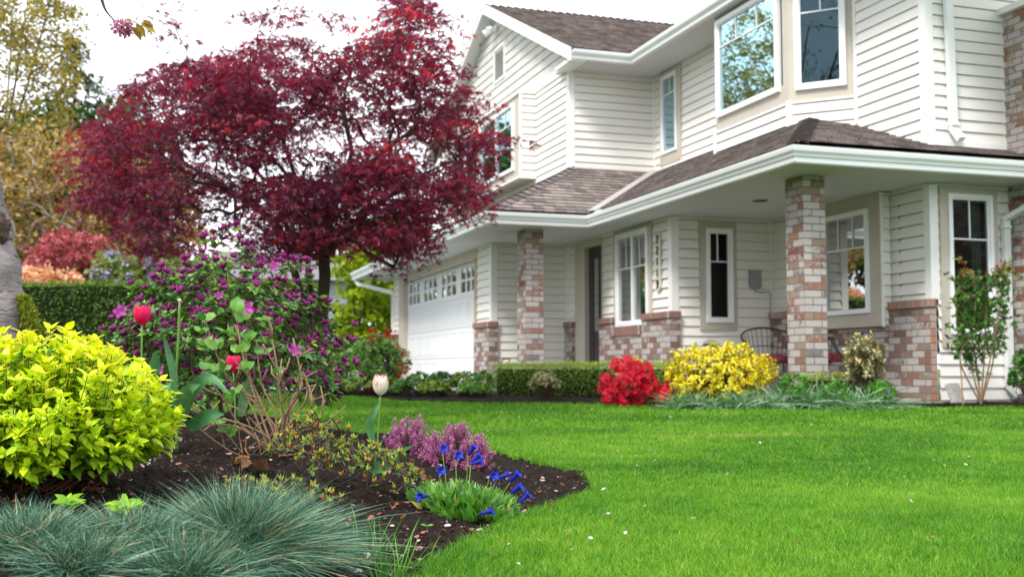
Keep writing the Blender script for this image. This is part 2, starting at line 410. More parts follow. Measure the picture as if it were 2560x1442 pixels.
def bricks(c0, c1, mat, name='brick_wainscot', parent=house, W=None):
    mb = MB()
    x0, y0, z0 = c0; x1, y1, z1 = c1
    # B faces get u=x, A faces u=y
    P = [(x, y, z) for z in (z0, z1) for y in (y0, y1) for x in (x0, x1)]
    F = [(4, 5, 7, 6), (0, 2, 3, 1), (0, 1, 5, 4), (2, 6, 7, 3), (0, 4, 6, 2), (1, 3, 7, 5)]
    uv = []
    for k, f in enumerate(F):
        if k in (2, 3): uv.append([(P[i][0]-x0, P[i][2]) for i in f])
        elif k in (4, 5): uv.append([(y0-P[i][1]+20.1, P[i][2]) for i in f])
        else: uv.append([(P[i][0], P[i][1]) for i in f])
    mb.add(P, F, uv); return mb.build(name, M[mat], parent)
PORCH_Z = 2.31
g_holes = [(17.72, 23.1, -.2, 2.17)]
W_gar, W_ent, W_rt = wallA(5.189), wallA(6.469), wallA(7.926)
W_b1, W_b2, W_b3 = wallB(16.8), wallB(13.06), wallB(9.87)
siding(W_gar, rect(16.84, 24.0, 0, PORCH_Z), g_holes)
siding(W_b1, rect(5.25, 6.469, 0, PORCH_Z))
siding(W_ent, rect(13.1, 16.8, 0, PORCH_Z), [(15.36, 16.44, -.1, 2.25), (13.75, 14.74, .95, 2.2)])
siding(W_b2, rect(6.53, 7.926, 0, PORCH_Z), [(6.95, 7.3, .98, 2.14)])
siding(W_rt, rect(9.93, 13.06, 0, PORCH_Z), [(10.6, 11.65, .9, 2.25)])
siding(W_b3, rect(7.99, 8.95, 0, PORCH_Z), [(8.16, 8.68, .74, 2.18)])
# garage gable end wall behind
mb = MB(); mb.frame_box((0, 0, 0), XA, YA, ZA, 5.2, 12, 24.0, 24.15, 0, PORCH_Z); mb.build('rear_wall', M['trim'], house)
# upper storey
W_u1, W_u2 = wallB(16.6), wallA(6.425)
UZ = 5.12
siding(W_rt, rect(9.93, 16.6, 2.7, UZ), [(15.72, 16.28, 3.78, 5.02)])
siding(W_b3, rect(7.99, 10.5, 2.7, 5.6))
siding(W_u1, rect(6.5, 7.926, 3.3, UZ))
siding(W_u2, rect(16.66, 24.6, 3.2, UZ), [(18.3, 22.9, 3.7, 5.0)])
siding(W_u2, [(16.6, 5.27), (24.6, 5.27), (20.6, 7.3)], [(19.97, 20.6, 5.9, 6.5)], 'shake_gable', 'shake', .165, .016)
mb = MB(); wbox(mb, W_u2, 16.6, 24.6, UZ+.002, 5.27, 0, .03); mb.build('belly_band', M['trim'], house)
# corner posts and trims
mb = MB()
for (x, y, z0, z1) in ((5.189, 16.8, 1.07, 2.3), (6.469, 13.06, 1.07, 2.3), (7.926, 9.87, 1.07, 2.3), (7.926, 9.87, 2.72, 5.6), (6.425, 16.6, 3.3, 5.11)):
    t = .02
    mb = MB(); mb.frame_box((0, 0, 0), XA, YA, ZA, x-t, x+.085, y-t, y+.085, z0, z1); mb.build('corner_post', M['trim'], house)
for a, b in (((7.93, 9.848, 0.02), (7.955, 9.868, 1.068)), ((6.472, 13.036, 0.02), (6.5, 13.058, 1.068)), ((5.19, 16.776, 0), (5.21, 16.797, 1.068))):
    mb = MB(); mb.box(a, b); mb.build('corner_trim', M['trim'], house)
for (x, y, z0, z1) in ((6.469, 16.8, 0, 2.3), (7.926, 13.06, 0, 2.3), (7.926, 16.6, 3.5, 5.11)):
    mb = MB(); mb.box((x-.032, y-.032, z0), (x-.003, y-.003, z1)); mb.build('corner_trim', M['trim'], house)
# ---- brick wainscots, each with a soldier cap
def wains(c0, c1, mat='brick', cap='cap_d', end=None):
    o = bricks(c0, (c1[0], c1[1], c1[2]-.085), mat)
    bricks((c0[0]-.022, c0[1]-.022, c1[2]-.083), (c1[0], c1[1], c1[2]), cap, 'brick_cap', o)
    return o
wains((5.12, 16.74, 0), (5.27, 17.58, 1.072))
wains((5.12, 23.5, 0), (5.2, 24.05, 1.072))
wains((6.40, 16.46, 0), (6.47, 16.79, 1.072))
wains((6.40, 13.0, 0), (6.55, 13.86, 1.072)); 
o = bricks((6.402, 13.862, 0), (6.468, 15.36, .80), 'brick')
bricks((6.38, 13.88, .80), (6.469, 14.84, .925), 'cap_d', 'brick_sill', o)
wains((6.40, 14.842, .80), (6.469, 15.36, 1.072))
wains((7.86, 9.83, 0), (7.928, 10.6, 1.072), 'brick', 'cap')
bricks((7.858, 9.826, 0), (7.93, 9.83, 1.0), 'edge', 'brick_end_course')
wains((7.87, 11.84, 0), (7.926, 13.02, 1.072), 'brick', 'cap')
bricks((7.872, 10.602, 0), (7.925, 11.838, .8), 'brick')
# chimney
bricks((8.95, 8.9, -.1), (10.3, 9.9, 4.22), 'brick_l', 'chimney')
mb = MB(); mb.box((8.88, 8.82, 4.222), (10.4, 9.95, 4.29)); mb.box((8.93, 9.868, 2.72), (8.949, 9.905, 4.2)); mb.build('chimney_cap', M['trim'], house)
# ---- columns
def column(x0, y0, x1, y1, z0):
    bricks((x0, y0, z0), (x1, y1, PORCH_Z-.004), 'brick_l', 'brick_column')
column(6.366, 9.862, 6.625, 10.19, -.06)
column(5.128, 14.985, 5.396, 15.36, -.02)
# ---- windows
def window(W, u0, u1, z0, z1, casing, grid, n=.0, cas_mat='beige', curtain=None, depth=.5, glass='glass', fw=.05, name='window', rail=.72, sash=None, room=True):
    """u0..z1 = outer frame; casing = margins (left,right,bottom,top)"""
    mb = MB(); nf = n+.045
    wbox(mb, W, u0, u0+fw, z0, z1, n-.02, nf); wbox(mb, W, u1-fw, u1, z0, z1, n-.02, nf)
    wbox(mb, W, u0+fw, u1-fw, z0, z0+fw, n-.02, nf-.002); wbox(mb, W, u0+fw, u1-fw, z1-fw, z1, n-.02, nf-.002)
    a0, a1, b0, b1 = u0+fw, u1-fw, z0+fw, z1-fw
    # inner sash step
    s = .018
    wbox(mb, W, a0, a0+s, b0, b1, n-.02, nf-.02); wbox(mb, W, a1-s, a1, b0, b1, n-.02, nf-.02)
    wbox(mb, W, a0+s, a1-s, b0, b0+s, n-.02, nf-.022); wbox(mb, W, a0+s, a1-s, b1-s, b1, n-.02, nf-.022)
    if sash:
        for c in sash: wbox(mb, W, c-.028, c+.028, b0+s, b1-s, n-.018, nf-.012)
    win = mb.build(name, M['frame'], house)
    if casing:
        cl, cr, cb, ct = casing; mb = MB(); nc = n+.022
        if cl: wbox(mb, W, u0-cl, u0-.001, z0-cb, z1+ct, n-.01, nc)
        if cr: wbox(mb, W, u1+.001, u1+cr, z0-cb, z1+ct, n-.01, nc)
        if cb: wbox(mb, W, u0-.001, u1+.001, z0-cb, z0-.001, n-.01, nc-.001)
        if ct: wbox(mb, W, u0-.001, u1+.001, z1+.001, z1+ct, n-.01, nc-.001)
        mb.build('casing', M[cas_mat], win)
    mb = MB(); P = [W.p(a0, b0, n+.004), W.p(a1, b0, n+.004), W.p(a1, b1, n+.004), W.p(a0, b1, n+.004)]
    mb.add(P, [(0, 1, 2, 3)]); mb.build('pane', M[glass], win)
    if grid:
        us, zs = grid; mb = MB()
        zr = zs if zs else b1
        for c in us: wbox(mb, W, c-.008, c+.008, (zs+.008) if zs else b0+s, b1-s, n+.006, n+.016)
        if zs:
            edges = [a0+s]+([c for c in sash] if sash else [])+[a1-s]
            for i in range(len(edges)-1):
                wbox(mb, W, edges[i]+(.028 if i else 0), edges[i+1]-(.028 if i < len(edges)-2 else 0), zs-.008, zs+.008, n+.006, n+.0165)
        mb.build('grille', M['frame'], win)
    if curtain:
        mb = MB()
        for (c0, c1) in curtain:
            k = max(4, int((c1-c0)/.02)); pts = []
            for i in range(k+1):
                u = c0+(c1-c0)*i/k; nn = n-.1+.018*math.sin(i*1.7)
                pts += [W.p(u, b0-.02, nn), W.p(u, b1+.02, nn)]
            mb.add(pts, [(2*i, 2*i+2, 2*i+3, 2*i+1) for i in range(k)], [[(i*.09, 0), (i*.09+.09, 0), (i*.09+.09, 1), (i*.09, 1)] for i in range(k)])
        mb.build('curtain', M['curtain'], win)
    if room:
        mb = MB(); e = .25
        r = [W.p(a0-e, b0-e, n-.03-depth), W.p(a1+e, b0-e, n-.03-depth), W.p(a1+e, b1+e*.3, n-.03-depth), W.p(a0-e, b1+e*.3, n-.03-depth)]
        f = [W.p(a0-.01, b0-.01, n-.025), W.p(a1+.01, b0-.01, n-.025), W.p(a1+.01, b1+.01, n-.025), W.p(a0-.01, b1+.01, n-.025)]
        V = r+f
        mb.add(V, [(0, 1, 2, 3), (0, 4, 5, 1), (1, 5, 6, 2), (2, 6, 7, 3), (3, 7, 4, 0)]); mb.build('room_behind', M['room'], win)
    return win
# entry window (sliding, two lights), number board beside it
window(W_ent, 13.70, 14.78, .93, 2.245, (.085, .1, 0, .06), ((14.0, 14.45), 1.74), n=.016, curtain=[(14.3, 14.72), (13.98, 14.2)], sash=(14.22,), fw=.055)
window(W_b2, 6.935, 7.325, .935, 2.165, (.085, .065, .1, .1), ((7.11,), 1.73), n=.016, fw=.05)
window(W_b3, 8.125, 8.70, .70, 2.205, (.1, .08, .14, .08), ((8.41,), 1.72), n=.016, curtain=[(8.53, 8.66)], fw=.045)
# upper A wall narrow window
window(W_rt, 15.72, 16.26, 3.76, 5.03, (.13, .07, .17, .07), ((15.98,), 4.72), n=.016, curtain=[(15.8, 16.2)], fw=.035, glass='glass_up')
# boxed-out porch window on the right wing
def boxed(W, u0, u1, z0, z1, dep, matn='beige'):
    mb = MB(); wbox(mb, W, u0+.006, u1, z0+.006, z1, 0.001, dep); mb.build('window_box', M[matn], house)
    return Wall(W.O+W.N*dep, W.U, W.N)
def frame_shell(W, u0, u1, z0, z1, h, dep, mat):
    """hollow box projecting from the wall with an opening h=(a0,a1,b0,b1) in its face"""
    a0, a1, b0, b1 = h; mb = MB()
    wbox(mb, W, u0, a0, z0, z1, 0, dep); wbox(mb, W, a1, u1, z0, z1, 0, dep)
    wbox(mb, W, a0, a1, z0, b0, 0, dep); wbox(mb, W, a0, a1, b1, z1, 0, dep)
    mb.build('window_box', M[mat], house); return Wall(W.O+W.N*dep, W.U, W.N)
Wb = frame_shell(W_rt, 10.53, 11.8, .81, PORCH_Z-.003, (10.77, 11.56, 1.0, 2.1), .146, 'beige')
window(Wb, 10.73, 11.60, .965, 2.145, None, ((11.02, 11.31), 1.72), n=.0, fw=.035, depth=.45)
# siding on the return of the box facing the street
siding(wallB(10.527), rect(7.80, 7.9, .82, PORCH_Z-.01)); mb = MB(); mb.box((7.778, 10.5, .8), (7.798, 10.529, 2.3)); mb.build('box_corner_post', M['trim'], house)
# gable boxed window
Wg = frame_shell(W_u2, 18.2, 23.0, 3.65, 5.1, (18.6, 22.6, 3.85, 4.95), .3, 'beige')
window(Wg, 18.5, 20.55, 3.80, 5.0, None, ((19.0, 20.05), 4.65), n=0, fw=.05, sash=(19.52,), depth=.5, glass='glass_up', curtain=[(18.6, 18.9)])
window(Wg, 20.65, 22.7, 3.80, 5.0, None, ((21.1, 22.2), 4.65), n=0, fw=.05, sash=(21.67,), depth=.5, glass='glass_up')
siding(wallB(18.197), rect(6.15, 6.42, 3.66, 5.09), exp=EXPO)
mb = MB(); mb.box((6.105, 18.175, 3.64), (6.15, 18.2, 5.105)); mb.box((6.09, 18.17, 5.102), (6.42, 23.05, 5.13)); mb.box((6.09, 18.17, 3.615), (6.42, 23.05, 3.648)); mb.build('box_corner_post', M['trim'], house)
# ---- bay on the upper floor
BX = 7.37; BD = 7.926-BX; y0 = 11.12; y1 = y0+BD; y2 = 13.5; y3 = y2+BD
s2 = math.sqrt(.5)
W_bf = wallA(BX)
W_bd = Wall((BX, y1, 0), (s2, -s2, 0), (-s2, -s2, 0)); LD = BD/s2
W_be = Wall((BX, y2, 0), (s2, s2, 0), (-s2, s2, 0))
BZ = 3.545; BT = 5.115
def bay_face(W, u0, u1, win, n=0):
    a0, a1, b0, b1 = win
    mb = MB(); th = .05
    wbox(mb, W, u0, a0, BZ, BT, -th, n); wbox(mb, W, a1, u1, BZ, BT, -th, n); wbox(mb, W, a0, a1, BZ, b0, -th, n); wbox(mb, W, a0, a1, b1, BT, -th, n)
    mb.build('bay_panel', M['beige'], house)
bay_face(W_bf, y1, y2, (y1+.13, y2-.13, 3.79, 5.02))
bay_face(W_bd, 0, LD, (.13, LD-.13, 3.75, 4.98))
bay_face(W_be, 0, LD, (.13, LD-.13, 3.75, 4.98))
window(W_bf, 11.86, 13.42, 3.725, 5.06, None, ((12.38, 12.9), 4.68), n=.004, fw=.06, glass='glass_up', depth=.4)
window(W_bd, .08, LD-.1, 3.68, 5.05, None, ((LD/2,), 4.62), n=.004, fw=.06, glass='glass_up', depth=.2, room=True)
siding(W_bf, rect(y1, y2, 3.17, BZ-.02)); siding(W_bd, rect(0, LD, 2.95, BZ-.02)); siding(W_be, rect(0, LD, 2.95, BZ-.02))
mb = MB()
for (x, y) in ((BX, y1), (BX, y2)): mb.box((x-.025, y-.03, 3.1), (x+.04, y+.035, BZ+.02))
mb.frame_box(W_bf.O, W_bf.U, ZA, W_bf.N, y1+.036, y2-.036, BZ-.018, BZ+.004, -.04, .018)
mb.frame_box(W_bd.O, W_bd.U, ZA, W_bd.N, .03, LD, BZ-.018, BZ+.004, -.04, .018)
mb.box((7.90, y0-.045, 3.2), (7.925, y0-.0, 5.1))
mb.build('bay_post', M['trim'], house)
# ---- door and garage door
mb = MB(); wbox(mb, W_ent, 15.38, 16.03, 0.05, 2.19, -.09, -.05); d = mb.build('front_door', M['door'], house)
mb = MB(); wbox(mb, W_ent, 15.62, 15.78, .9, 2.0, -.05, -.038); mb.build('pane', M['glass'], d)
mb = MB(); 
for (a, b, c, e) in ((15.45, 15.56, .25, 2.05), (15.84, 15.96, .25, 2.05)): wbox(mb, W_ent, a, b, c, e, -.05, -.04)
mb.build('door_panel', M['door'], d)
mb = MB(); mb.tube([W_ent.p(15.44, 1.0, -.05), W_ent.p(15.44, 1.0, .0), W_ent.p(15.5, 1.0, .005)], .012, 8); mb.build('handle', M['metal'], d)
mb = MB(); wbox(mb, W_ent, 16.04, 16.455, 0, 2.3, -.1, .02); wbox(mb, W_ent, 15.36, 16.04, 2.19, 2.3, -.1, .02); wbox(mb, W_ent, 15.335, 15.36, 1.07, 2.3, -.1, .025)
mb.build('door_casing', M['beige'], house)
mb = MB(); wbox(mb, W_gar, 23.1, 23.47, 0, 2.15, -.12, .02); wbox(mb, W_gar, 17.58, 23.47, 2.15, 2.30, -.12, .02)
mb.build('garage_casing', M['beige'], house)
M['jamb'] = mat_plain('tan_jamb', (.42, .33, .2), .6, .3)
mb = MB(); wbox(mb, W_gar, 17.60, 17.72, 0, 2.15, -.12, .024); mb.build('garage_jamb', M['jamb'], house)
mb = MB(); GN = -.09
G0, G1 = 17.73, 23.09
gwin = []
wgs = [(18.0, 18.93), (19.26, 20.27), (20.64, 21.65), (22.02, 22.95)]
rows = [(.0, .52), (.525, 1.045), (1.05, 1.565), (1.57, 2.145)]
for k, (a, b) in enumerate(rows[:3]): wbox(mb, W_gar, G0, G1, a+.004, b, GN-.04, GN)
a, b = rows[3]; us = [G0]+[q for w in wgs for q in w]+[G1]
for i in range(0, len(us), 2): wbox(mb, W_gar, us[i], us[i+1], a, b, GN-.04, GN)
for w in wgs: wbox(mb, W_gar, w[0], w[1], a, 1.655, GN-.04, GN); wbox(mb, W_gar, w[0], w[1], 2.075, b, GN-.04, GN)
gd = mb.build('garage_door', M['gdoor'], house)
mb = MB()
for k, (a, b) in enumerate(rows[:3]):
    for q in range(8):
        c = G0+.1+q*(G1-G0-.12)/8; e = c+(G1-G0-.12)/8-.09
        for (p0, p1, r0, r1) in ((c, e, a+.07, a+.085), (c, e, b-.085, b-.07), (c, c+.015, a+.085, b-.085), (e-.015, e, a+.085, b-.085)):
            wbox(mb, W_gar, p0, p1, r0, r1, GN, GN+.006)
mb.build('raised_panel', M['gdoor'], gd)
for w in wgs:
    mb = MB()
    for i in (1, 2): u = w[0]+(w[1]-w[0])*i/3; wbox(mb, W_gar, u-.045, u+.045, 1.655, 2.075, GN-.03, GN-.002)
    t = (w[1]-w[0])/3
    wbox(mb, W_gar, w[0], w[0]+t-.045, 1.845, 1.885, GN-.03, GN-.003); wbox(mb, W_gar, w[0]+t+.045, w[0]+2*t-.045, 1.845, 1.885, GN-.03, GN-.003); wbox(mb, W_gar, w[0]+2*t+.045, w[1], 1.845, 1.885, GN-.03, GN-.003)
    o = mb.build('garage_window', M['gdoor'], gd)
mb = MB()
for w in wgs: mb.add([W_gar.p(w[0], 1.65, GN-.02), W_gar.p(w[1], 1.65, GN-.02), W_gar.p(w[1], 2.08, GN-.02), W_gar.p(w[0], 2.08, GN-.02)], [(0, 1, 2, 3)])
mb.build('garage_pane', M['glass'], gd)
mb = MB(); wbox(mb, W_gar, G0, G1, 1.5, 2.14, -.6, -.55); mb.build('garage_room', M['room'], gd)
# ---- roofs
def zP1(y): return 2.53+.37*(y-9.35)
def zP2(x): return 2.5+.53*(x-5.95)
def zP3(y): return 2.5+.53*(y-14.60)
def zP4(x): return 2.5+.53*(x-4.48)
def roof(plan, axis, sgn_val, slope, zf, name='roof', exp=.14, mat='shingle', lip=.017):
    """plan polygon (x,y); slope rises along axis; builds stepped courses"""
    k = math.sqrt(1+slope*slope); mb = MB()
    if axis == 'y':     # rises with +y, u = x
        U = XA; V = np.array([0, 1, slope])/k; N = np.array([0, -slope, 1])/k; poly = [(x, (y-sgn_val)*k) for x, y in plan]; O = np.array([0, sgn_val, zf(sgn_val)])
    else:
        U = -YA; V = np.array([1, 0, slope])/k; N = np.array([-slope, 0, 1])/k; poly = [(-y, (x-sgn_val)*k) for x, y in plan]; O = np.array([sgn_val, 0, zf(sgn_val)])
    coursed(mb, O, U, V, N, poly, exp, lip)
    # underside
    P = [O+U*u+V*v-N*.03 for u, v in poly]
    mb.add(P, [tuple(range(len(P)-1, -1, -1))], [[(u, v) for u, v in poly][::-1]])
    return mb.build(name, M[mat], house)
EX, EY, LY = 5.955, 9.33, 14.60; GX = 4.48
yh = lambda x: 9.35+(.53*(x-5.95)-.03)/.37
r1 = roof([(EX+.02, EY+.03), (9.4, EY+.03), (9.4, 9.93), (7.95, 9.93), (7.95, yh(7.95)), (EX+.02, yh(EX+.02))], 'y', EY, .37, zP1)
r2 = roof([(EX+.03, EY+.03), (7.95, yh(7.95)), (7.95, 14.6+1.97), (EX+.03, LY+.02)], 'x', EX, .53, zP2)
r3 = roof([(GX+.03, LY+.03), (EX, LY+.03), (7.95, LY+2.02), (7.95, 16.66), (6.55, 16.66)], 'y', LY, .53, zP3)
r4 = roof([(GX+.03, LY+.03), (6.48, 16.6), (6.48, 25.0), (GX+.03, 25.0)], 'x', GX, .53, zP4)
def caps(p0, p1, wa, wb, n, name='hip_cap', parent=None, w=.125):
    """overlapping ridge tiles from p0 (low) to p1; wa/wb = downhill directions on both sides"""
    mb = MB(); p0, p1 = np.array(p0, float), np.array(p1, float); d = (p1-p0)/n; wa = np.array(wa, float); wb = np.array(wb, float)
    for i in range(n):
        a = p0+d*i; b = p0+d*(i+1.15); ua, ub = ZA*(.030+.005*random.random()), ZA*.0
        V = [a+wa*w+ua, a+ua*1.2, a+wb*w+ua, b+wa*w+ub, b+ub*1.2, b+wb*w+ub, a+wa*w, a, a+wb*w]
        mb.add(V, [(0, 1, 4, 3), (1, 2, 5, 4), (6, 7, 1, 0), (7, 8, 2, 1), (6, 0, 3), (2, 8, 5)], [[(i*.3, i*.14+.01)]*4, [(i*.3, i*.14+.01)]*4, [(0, 0)]*4, [(0, 0)]*4, [(0, 0)]*3, [(0, 0)]*3])
    mb.mi = [0 if q % 6 < 2 else 1 for q in range(len(mb.mi))]
    return mb.build(name, None, parent, mats=[M['shingle_d'], M['asphalt']])
caps((EX+.05, EY+.05, zP1(EY+.05)), (7.52, 11.46, zP2(7.52)-.02), (.75, -.5, -.2), (-.5, .75, -.28), 13, parent=r2)
caps((GX+.05, LY+.05, zP3(LY+.05)), (6.46, 16.56, zP3(16.56)), (.7, -.6, -.33), (-.6, .7, -.33), 15, parent=r3)
# valley metal
mb = MB(); a = np.array([EX+.05, LY+.05, zP2(EX+.05)+.03]); b = np.array([7.92, 16.55, zP2(7.92)+.03]); t = np.array([.05, -.05, 0]); mb.add([a-t+ZA*.01, a+t+ZA*.01, b+t+ZA*.01, b-t+ZA*.01], [(0, 1, 2, 3)]); mb.build('valley_flashing', M['flash'], r3)
# flashing strips at walls
for a, b in (((6.5, 16.57, 3.5), (7.93, 16.598, 3.6)), ((7.9, 14.2, 3.54), (7.924, 16.56, 3.6)), ((7.99, 9.84, 2.72), (8.94, 9.866, 2.775))): mb = MB(); mb.box(a, b); mb.build('wall_flashing', M['trim'], r3)
# upper roofs
RX, RY = 6.18, 15.93
def zU(y): return 5.28+.46*(y-RY)
RZ = zU(20.6)
roof([(RX, RY+.04), (11.5, RY+.04), (11.5, 20.6), (RX, 20.6)], 'y', RY, .46, zU)
k = math.sqrt(1+.46**2)
mb = MB(); mb.add([(RX, 20.6, RZ), (11.5, 20.6, RZ), (11.5, 25.3, zU(15.9)), (RX, 25.3, zU(15.9))], [(0, 3, 2, 1)]); mb.build('roof', M['shingle'], house)
caps((RX+.02, 20.6, RZ+.0), (11.5, 20.6, RZ+.0), (0, -.9, -.4), (0, .9, -.4), 34, 'ridge_cap', house, .14)
MX = 7.24
def zM(x): return 5.28+.46*(x-MX)
roof([(MX+.04, 7.5), (12.5, 7.5), (12.5, 20), (MX+.04, 20)][:4], 'x', MX, .46, zM) if False else None
o = roof([(MX+.04, 7.6), (11.5, 7.6), (11.5, RY+4.2), (MX+.05, RY+.02)], 'x', MX, .46, zM)
# ---- gutters swept along the eaves
def sweep(path, prof, name, mat, parent, closed=False):
    """path: xy list; prof: (out, z) with out measured to the left-hand normal side"""
    path = [np.array(p, float) for p in path]; n = len(path); rows = []
    for i, p in enumerate(path):
        dirs = []
        if i > 0: dirs.append(nrm(path[i]-path[i-1]))
        if i < n-1: dirs.append(nrm(path[i+1]-path[i]))
        ns = [np.array([d[1], -d[0]]) for d in dirs]
        m = nrm(sum(ns)); m = m/max(.3, m.dot(ns[0]))
        rows.append([(p[0]+m[0]*o, p[1]+m[1]*o, z) for o, z in prof])
    mb = MB(); k = len(prof); V = [q for r in rows for q in r]; F = []
    for i in range(n-1):
        for j in range(k-1): F.append((i*k+j, (i+1)*k+j, (i+1)*k+j+1, i*k+j+1))
    F.append(tuple(range(k))); F.append(tuple((n-1)*k+j for j in range(k-1, -1, -1)))
    mb.add(V, F); return mb.build(name, mat, parent)
def gutter(path, zt, name='gutter', h=.165):
    prof = [(-.035, zt-.01), (-.035, zt-h), (.035, zt-h), (.045, zt-h+.012), (.05, zt-h+.055), (.062, zt-h+.066), (.07, zt-.075), (.088, zt-.05), (.094, zt-.018), (.094, zt), (.08, zt), (.08, zt-.012)]
    return sweep(path, prof, name, M['gutter'], house)
# outward side: travelling from the right end to the left along the eaves the outside is on the left, so run the other way
gutter([(GX+.0, 25.0), (GX, LY), (EX, LY), (EX, EY), (9.35, EY)][::-1] if False else [(GX, 25.0), (GX, LY), (EX, LY), (EX, EY), (8.96, EY)][::1], 2.475)
gutter([(RX+.02, RY), (MX, RY), (MX, 7.6)], 5.255, h=.15)
# soffits / porch ceilings
def slab(poly, z, name, mat, parent, axis=0, th=.02):
    mb = MB(); n = len(poly)
    uv = [(p[1-axis], p[axis]) for p in poly]
    V = [(p[0], p[1], z) for p in poly]+[(p[0], p[1], z+th) for p in poly]
    F = [tuple(range(n-1, -1, -1)), tuple(range(n, 2*n))]+[(i, (i+1) % n, n+(i+1) % n, n+i) for i in range(n)]
    U = [uv[::-1], uv]+[[(0.05, 0)]*4 for i in range(n)]
    mb.add(V, F, U); return mb.build(name, M[mat], parent)
slab([(GX+.03, LY+.03), (EX+.03, LY+.03), (EX+.03, EY+.03), (9.3, EY+.03), (9.3, 10.2), (8.2, 13.3), (6.8, 17.1), (5.4, 17.1), (5.4, 25.0), (GX+.03, 25.0)], PORCH_Z, 'porch_ceiling', 'soffit', house, 1)
slab([(RX+.1, RY+.03), (MX+.03, RY+.03), (MX+.03, 7.6), (8.2, 7.6), (8.2, 16.9), (RX+.1, 16.9)], UZ-.004, 'soffit', 'soffit', house, 1)
# rake boards and rake soffit of the gable
mb = MB()
for (ya, yb) in ((RY-.06, 20.6), (25.27, 20.6)):
    za, zb = zU(RY-.06)+.02, RZ+.02
    for (x0, x1, dz0, dz1) in ((RX-.03, RX, -.20, 0.0), (RX-.045, RX-.03, -.075, .012)):
        V = [(x, y, z+dz) for x in (x0, x1) for (y, z) in ((ya, za), (yb, zb)) for dz in (dz0, dz1)]
        mb.add(V, [(0, 1, 3, 2), (4, 6, 7, 5), (0, 4, 5, 1), (2, 3, 7, 6), (1, 5, 7, 3), (0, 2, 6, 4)])
mb.build('rake_board', M['trim'], house)
mb = MB()
for (ya, yb) in ((RY, 20.6), (25.27, 20.6)):
    za, zb = zU(RY)-.15, RZ-.15
    mb.add([(RX, ya, za), (6.45, ya, za), (6.45, yb, zb), (RX, yb, zb)], [(0, 1, 2, 3)], [[(ya, 0), (ya, .3), (yb, .3), (yb, 0)]])
mb.build('rake_soffit', M['soffit'], house)
mb = MB(); mb.box((RX, RY-.02, 5.09), (6.44, 16.6, 5.14)); mb.build('eave_return', M['trim'], house)
# gable vent and flood light
mb = MB(); wbox(mb, W_u2, 19.95, 19.99, 5.86, 6.54, 0, .03); wbox(mb, W_u2, 20.58, 20.62, 5.86, 6.54, 0, .03); wbox(mb, W_u2, 19.99, 20.58, 5.86, 5.9, 0, .03); wbox(mb, W_u2, 19.99, 20.58, 6.5, 6.54, 0, .03)
v = mb.build('gable_vent', M['trim'], house)
mb = MB()
for i in range(15):
    z = 5.9+i*.04; P = [W_u2.p(19.99, z, .025), W_u2.p(20.58, z, .025), W_u2.p(20.58, z+.03, 0.004), W_u2.p(19.99, z+.03, .004)]; mb.add(P, [(0, 1, 2, 3)])
mb.build('louvre', M['trim'], v)
mb = MB(); c = np.array([6.40, 20.45, 6.93]); mb.lathe(c, [(.06, 0), (.06, -.03)], 12, axis=(1, 0, 0)); mb.tube([c, c+[-.12, 0, -.03]], .02, 8); mb.lathe(c+[-.1, -.08, -.02], [(.02, 0), (.05, .03), (.065, .14), (.06, .145)], 12, axis=(-.8, -.3, -.5)); mb.lathe(c+[-.1, .08, -.02], [(.02, 0), (.05, .03), (.065, .14), (.06, .145)], 12, axis=(-.8, .4, -.5))
mb.build('flood_light', M['frame'], house)
# recessed ceiling lights
for p in ((1900, 502), (1105, 631), (1000, 655)):
    r = ray(*p); c = CAM+r*((PORCH_Z-ZC)/r[2]); mb = MB(); mb.lathe((c[0], c[1], PORCH_Z-.006), [(.09, 0), (.09, .005), (.065, .004), (.06, .02)], 20); mb.build('recessed_light', M['black'] if p[0] == 1900 else M['metal'], house)
# downspouts
def spout(pts, w, name='downspout'):
    mb = MB()
    pts = [np.array(p, float) for p in pts]
    for i in range(len(pts)-1):
        t = nrm(pts[i+1]-pts[i]); side = XA if abs(t[0]) < .5 else ZA; e = nrm(np.cross(t, side)); s_ = np.cross(e, t)
        a = pts[i]-t*.012; L = np.linalg.norm(pts[i+1]-pts[i])+.024
        mb.frame_box(a, s_, t, e, -w/2, w/2, 0, L, -w*.35, w*.35)
    return mb
sp = spout([(8.16, 9.81, 5.5), (8.21, 9.81, 2.9), (8.23, 9.72, 2.78)], .085)
for z in (2.93,): sp.box((8.16, 9.76, z), (8.26, 9.85, z+.03))
sp.build('downspout', M['gutter'], house)
sp = spout([(9.15, 9.36, 2.35), (9.12, 9.36, 2.2), (8.86, 9.81, 1.95), (8.85, 9.81, .15), (8.87, 9.7, .06)], .08); sp.box((8.80, 9.765, 1.85), (8.90, 9.855, 1.88)); sp.build('downspout', M['gutter'], house)
sp = spout([(4.5, 24.9, 2.33), (4.52, 24.75, 2.22), (5.15, 23.95, 1.98), (5.15, 23.95, .05)], .08); sp.build('downspout', M['gutter'], house)
# electrical box with conduit
mb = MB(); wbox(mb, W_b2, 7.575, 7.735, 1.405, 1.61, 0, .07); wbox(mb, W_b2, 7.585, 7.725, 1.395, 1.405, 0, .075); wbox(mb, W_b2, 7.57, 7.74, 1.61, 1.625, 0, .08)
eb = mb.build('meter_box', M['metal'], house)
mb = MB(); mb.tube([W_b2.p(7.65, 1.40, .03), W_b2.p(7.67, 1.35, .03), W_b2.p(7.75, 1.34, .03), W_b2.p(7.86, 1.35, .03), W_b2.p(7.89, 1.33, .03), W_b2.p(7.89, 1.0, .03)], .008, 6); mb.build('conduit', M['metal'], eb)
